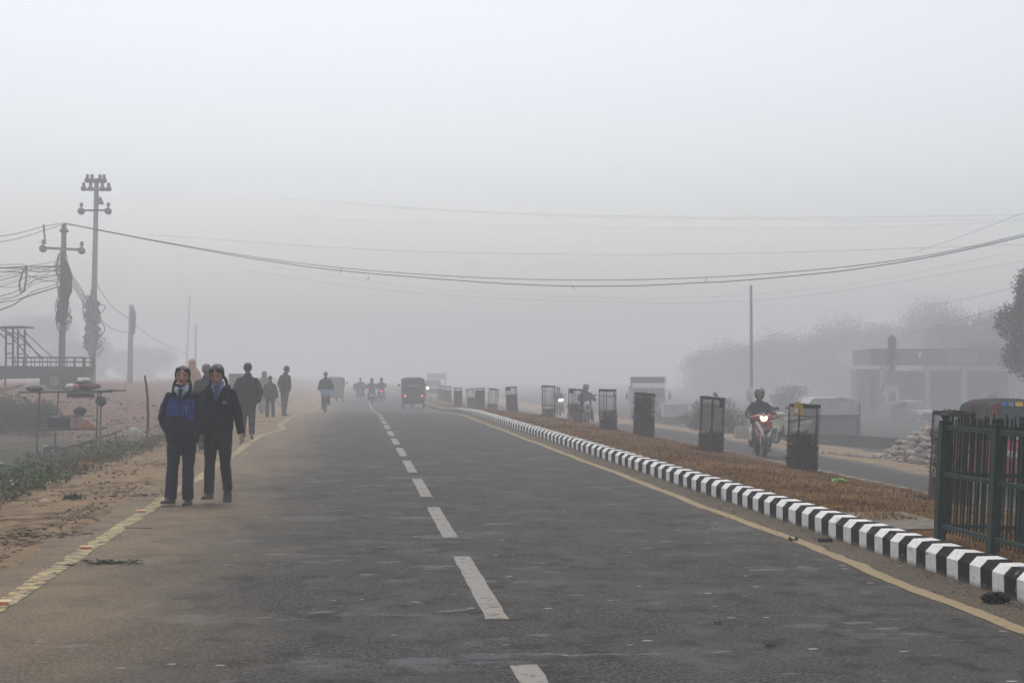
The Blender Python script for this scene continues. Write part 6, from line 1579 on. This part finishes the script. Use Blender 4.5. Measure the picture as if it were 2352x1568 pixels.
# heap of stones
STN = [mat("stone_" + nm, c, .9, .18, 5, .5) for nm, c in (("tan", (.27, .22, .165)), ("grey", (.22, .2, .175)), ("pale", (.33, .28, .21)))]
rng = random.Random(21); protos = []
for i in range(9):
    bm = NB(); bmesh.ops.create_icosphere(bm, subdivisions=3, radius=1)
    sx = Vector((1, rng.uniform(.7, .95), rng.uniform(.48, .7)))
    for v in bm.verts:
        nv = noise.noise_vector(v.co * 1.1 + Vector((i * 7, 0, 0))) * .34 + noise.noise_vector(v.co * 2.6 + Vector((i * 5, 3, 0))) * .1
        v.co = Vector((v.co.x * sx.x, v.co.y * sx.y, v.co.z * sx.z)) + nv
    me = bpy.data.meshes.new("stone"); bm.to_mesh(me); bm.free(); me.materials.append(STN[i % 3]); me.polygons.foreach_set("use_smooth", [True] * len(me.polygons)); protos.append(me)
hc = gd(2152, 38.5)
SL, SG_ = "rounded tan stone in the heap at the far road edge, behind the fence-side tree guard", "stones in the heap at the far road edge"
def stone(p, r, lab=SL, g=SG_):
    o = bpy.data.objects.new("stone", rng.choice(protos)); COL.objects.link(o); o.location = p; o.scale = (r, r, r); o.rotation_euler = (rng.uniform(-.4, .4), rng.uniform(-.4, .4), rng.uniform(0, 6.28)); tag(o, lab, "stone", g)
for lay in range(7):
    rad = 1.45 * (1 - lay / 7.6); z = lay * .135; nst = max(3, int(2 * math.pi * rad / .26))
    for k in range(nst):
        a = 2 * math.pi * (k + .5 * (lay % 2)) / nst + rng.uniform(-.08, .08)
        if math.sin(a) > .55: continue                      # the hidden back of the heap
        x, y = hc.x + rad * math.cos(a) + .12 * rng.uniform(-1, 1), hc.y + rad * math.sin(a) * .9
        stone((x, y, gz(x, y) + z + .07), rng.uniform(.115, .175))
for k in range(5): stone((hc.x + rng.uniform(-.2, .2), hc.y + rng.uniform(-.2, .1), hc.z + .95 + rng.uniform(-.05, .05)), rng.uniform(.12, .16))
for k in range(46):
    a = rng.uniform(math.pi * .8, math.pi * 1.75); q = rng.uniform(1.45, 2.5); x, y = hc.x + q * math.cos(a), hc.y + q * math.sin(a) * .55 - .1
    stone((x, y, gz(x, y) + .02), rng.uniform(.045, .11), "small stone scattered at the foot of the tan heap", "small stones scattered round the heap")
bm = NB()
for k in range(420):
    a = rng.uniform(math.pi * .85, math.pi * 1.7); q = abs(rng.gauss(0, 1)) * .9 + 1.1; x, y = hc.x + q * math.cos(a), hc.y + q * math.sin(a) * .5; r = rng.uniform(.01, .035)
    box(bm, (x, y, gz(x, y) + r * .6), (r * 2, r * 1.6, r * 1.3), Euler((rng.random(), rng.random(), rng.random() * 6)).to_matrix())
o = obj("gravel", bm, STN[1]); o['kind'] = 'stuff'
# ------------------------------------------------------------------ small things on the road and the verges
ORR = mat("stud_orange", (.62, .17, .05), .4, .1, 9); CRM = mat("stud_cream", (.5, .42, .28), .6, .1, 9)
for px, py, lab in ((326, 1177, "orange and cream reflector stud on the yellow line, farthest, by the jacket girl's shoe"), (200, 1261, "orange and cream reflector stud on the yellow line, midway"), (6, 1389, "orange and cream reflector stud on the yellow line, nearest")):
    p = at(px, py); t = thing("road_stud", lab, "road stud", (p.x, p.y, p.z + .008), 0, "reflector studs on the yellow line"); bm = NB(); box(bm, (0, 0, .01), (.125, .1, .02), taper=(.86, .7)); obj("base", bm, CRM, t, bevel=.002)
    bm = NB(); box(bm, (0, -.045, .0105), (.09, .012, .013), Matrix.Rotation(R(-30), 3, 'X')); obj("reflector", bm, ORR, t)
for px, py, lab in ((1822, 1242, "dark worn reflector stud on the dusty line, smaller"), (1895, 1245, "dark worn reflector stud near the kerb, wider with ribs")):
    p = at(px, py); t = thing("road_stud", lab, "road stud", (p.x, p.y, p.z + .005), 0, "worn studs near the kerb"); bm = NB(); w = .07 if px < 1850 else .115
    box(bm, (0, 0, .006), (w, .05, .012)); 
    for k in range(2 if px < 1850 else 5): box(bm, (-w / 2 + .006 + k * (w - .012) / (1 if px < 1850 else 4), 0, .018), (.012, .045, .026))
    obj("base", bm, mat("stud_dark", (.02, .012, .01), .8), t, bevel=.002)
p = at(2297, 1385); lump("cloth", "black rag lying at the foot of the black and white kerb", "cloth", (p.x - .03, p.y, p.z), (.2, .10, .075), cloth("rag_black", (.004, .004, .0045)), 33, vox=.006, dis=.03, rz=0)
def tuft(label, px, py, n, spread_, L, m, seed, name="plant_tuft", cat="plant"):
    p = at(px, py)
    return clump(name, label, cat, (p.x, p.y, p.z), n, lambda r: ((r.gauss(0, spread_[0]), r.gauss(0, spread_[1]), abs(r.gauss(0, .012)) + .005), (r.gauss(0, 1), r.gauss(0, .6), abs(r.gauss(0, .08))), r.uniform(.4, 1) * L), m, L, seed, thin=.13, kind="stuff" if name == "dry_twigs" else None)
tuft("wisp of torn green grass dropped on the road near the yellow line", 255, 1296, 90, (.12, .03), .13, mat("grass_torn", (.035, .045, .018), .9, .4, 9, col2=(.09, .09, .05)), 41)
tuft(None, 95, 1232, 150, (.2, .12), .11, mat("twigs_dead", (.03, .024, .018), .95, .4, 9, col2=(.1, .08, .055)), 42, "dry_twigs", None)
tuft(None, 335, 1140, 90, (.24, .1), .12, mat("twigs_dead", (.03, .024, .018), .95), 43, "dry_twigs", None)
p = at(170, 1149); clump("plant_tuft", "single green tuft growing in the bare verge", "plant", p, 130, lambda r: ((r.gauss(0, .05), r.gauss(0, .04), r.uniform(0, .03)), (r.gauss(0, .8), r.gauss(0, .8), 1), r.uniform(.04, .09)), GLEAF, .1, 44)
b_ = at(196, 1072); bm = NB(); box(bm, (0, 0, .05), (.2, .1, .08)); o = obj("brick", bm, mat("brick_orange", (.48, .17, .09), .9, .15, 9), None, bevel=.008); o.location = b_; tag(o, "orange brick lying at the edge of the weeds", "brick")
LIT = [(128, 1114, (.26, .12, .06), "pale yellow packet on the edge of the weeds", mat("packet_yellow", (.5, .48, .25), .6)), (22, 1107, (.3, .14, .06), "flat white plastic sheet in the weeds, nearest the frame's edge but one", PLW), (35, 1125, (.16, .13, .09), "crumpled white plastic bag low in the weeds", PLW), (90, 1076, (.16, .12, .07), "crumpled pale wrapper among the weeds above the plastic sheet", PLW), (99, 1152, (.12, .08, .02), "small white paper on the bare verge", PLW), (105, 1032, (.09, .09, .06), "white cup in the green weeds below the stall", PLW), (120, 1042, (.14, .08, .05), "pale wrapper in the weeds below the stall", PLW), (236, 1036, (.16, .1, .05), "white scrap in the weeds beneath the stall's far legs", PLW), (310, 1000, (.34, .3, .2), "large crumpled white plastic bag at the weeds' far end, by the thin rod", PLW), (332, 1003, (.12, .1, .05), "little white scrap beside the crooked stake", PLW), (4, 1072, (.08, .07, .05), "tiny white scrap at the very edge of the weeds", PLW), (432, 1005, (.14, .1, .03), "pale stone chip", PLW)]
for i, (px, py, sz, lab, m) in enumerate(LIT[:-1]):
    p = at(px, py); p.z += .05 if p.x < -4.2 else 0; scrap("plastic_scrap", lab, "litter", p, sz, m, 50 + i, rng.uniform(0, 3))
tag(NB and scrap("leaf", "dead dark leaf lying on the lane in front of the kerb", "leaf", at(1650, 1434), (.05, .03, .012), mat("leaf_dead", (.012, .011, .01), .9), 71), None, None)
tag(scrap("leaf", "long dark scrap on the lane below the dead leaf", "leaf", at(1770, 1488), (.06, .03, .01), mat("leaf_dead", (.012, .011, .01), .9), 72), None, None)
p = at(318, 1214); bm = NB(); tube(bm, [p + Vector((-.13, .02, .012)), p + Vector((.13, -.02, .012))], .006, 5); tag(obj("stick", bm, mat("stick_pale", (.3, .24, .18), .9)), "short pale stick lying on the road inside the yellow line", "stick")

# loose earth, grit and rubble: too much to count
def chunks(name, pts, m, seed, flat=.7):
    rng = random.Random(seed); V = []; F = []
    base = [(1, 0, 0), (0, 1, 0), (-1, 0, 0), (0, -1, 0), (0, 0, 1), (0, 0, -1), (.6, .6, .45), (-.6, .6, .45), (-.6, -.6, .45), (.6, -.6, .45)]
    tri = [(6, 4, 0), (6, 1, 4), (0, 1, 6), (7, 4, 1), (7, 2, 4), (1, 2, 7), (8, 4, 2), (8, 3, 4), (2, 3, 8), (9, 4, 3), (9, 0, 4), (3, 0, 9), (1, 0, 5), (2, 1, 5), (3, 2, 5), (0, 3, 5)]
    for x, y, z, r in pts:
        b0 = len(V); a = rng.random() * 6.28; c, s_ = math.cos(a), math.sin(a); sy = rng.uniform(.5, 1)
        for p in base:
            k = r * rng.uniform(.7, 1.2); px, py = p[0] * k, p[1] * k * sy; V.append((x + px * c - py * s_, y + px * s_ + py * c, z + p[2] * k * flat))
        F += [(a_ + b0, b_ + b0, c_ + b0) for a_, b_, c_ in tri]
    o = np_mesh(name, V, F, m); o['kind'] = 'stuff'; return o
rng = random.Random(77); P_ = []
while len(P_) < 3200:
    y = 7.5 + 26 * rng.random() ** 1.6; x = -2.75 - abs(rng.gauss(0, .75)); q = noise.fractal(Vector((x * .9, y * .5, 4)), 1, 2, 3)
    if x < -4.9 or rng.random() > .35 + q: continue
    r = .006 + .03 * rng.random() ** 3; P_.append((x, y, ground_z(x, y) + r * .2, r))
chunks("loose_earth", P_, mat("earth_clod", (.16, .112, .07), .95, .3, 1.2, .4, col2=(.28, .21, .14)), 5)
P_ = []
while len(P_) < 2600:
    y = 5.5 + 24 * rng.random() ** 1.7; x = 4.19 - abs(rng.gauss(0, .16)); r = .003 + .010 * rng.random() ** 3
    if x < 3.6 or rng.random() > .55 + noise.noise(Vector((x * 2, y, 1))): continue
    P_.append((x, y, gz(min(x, 4.19), y) + .006 + r * .3, r))
chunks("grit", P_, mat("grit_stone", (.10, .085, .065), .95, .4, 2, col2=(.3, .26, .2)), 6)
P_ = []
while len(P_) < 1500:
    y = 48 + 22 * rng.random(); x = -5.5 - 16 * rng.random(); q = noise.fractal(Vector((x * .4, y * .4, 8)), 1, 2, 3)
    if rng.random() > .3 + q: continue
    r = .03 + .10 * rng.random() ** 2; P_.append((x, y, ground_z(x, y) + r * .2, r))
chunks("rubble", P_, mat("brick_rubble", (.13, .08, .06), .95, .3, 1, col2=(.30, .19, .15)), 7, .8)
b = atd(18, 893, 49.5); bm = NB(); box(bm, (0, 0, 0), (1.1, .3, .06), Matrix.Rotation(R(-16), 3, 'Y')); o = obj("board", bm, mat("pink_board", (.36, .23, .19), .9), None); o.location = b; tag(o, "pinkish plank propped over the scrub, at the frame's edge below the trailer", "plank")
# ------------------------------------------------------------------ the fog
bm = NB(); box(bm, (0, 285, 5.6), (1180, 1150, 17.2))
hz = obj("haze", bm, None)
hm = bpy.data.materials.new("fog_air"); hm.use_nodes = True
n, l = nodes_of(hm); n.clear()
out = n.new("ShaderNodeOutputMaterial"); pv = n.new("ShaderNodeVolumePrincipled")
pv.inputs["Color"].default_value = (.955, .967, .982, 1)
pv.inputs["Density"].default_value = .0065
pv.inputs["Anisotropy"].default_value = 0.0
l.new(pv.outputs[0], out.inputs["Volume"])
hz.data.materials.append(hm)
hz['kind'] = 'stuff'
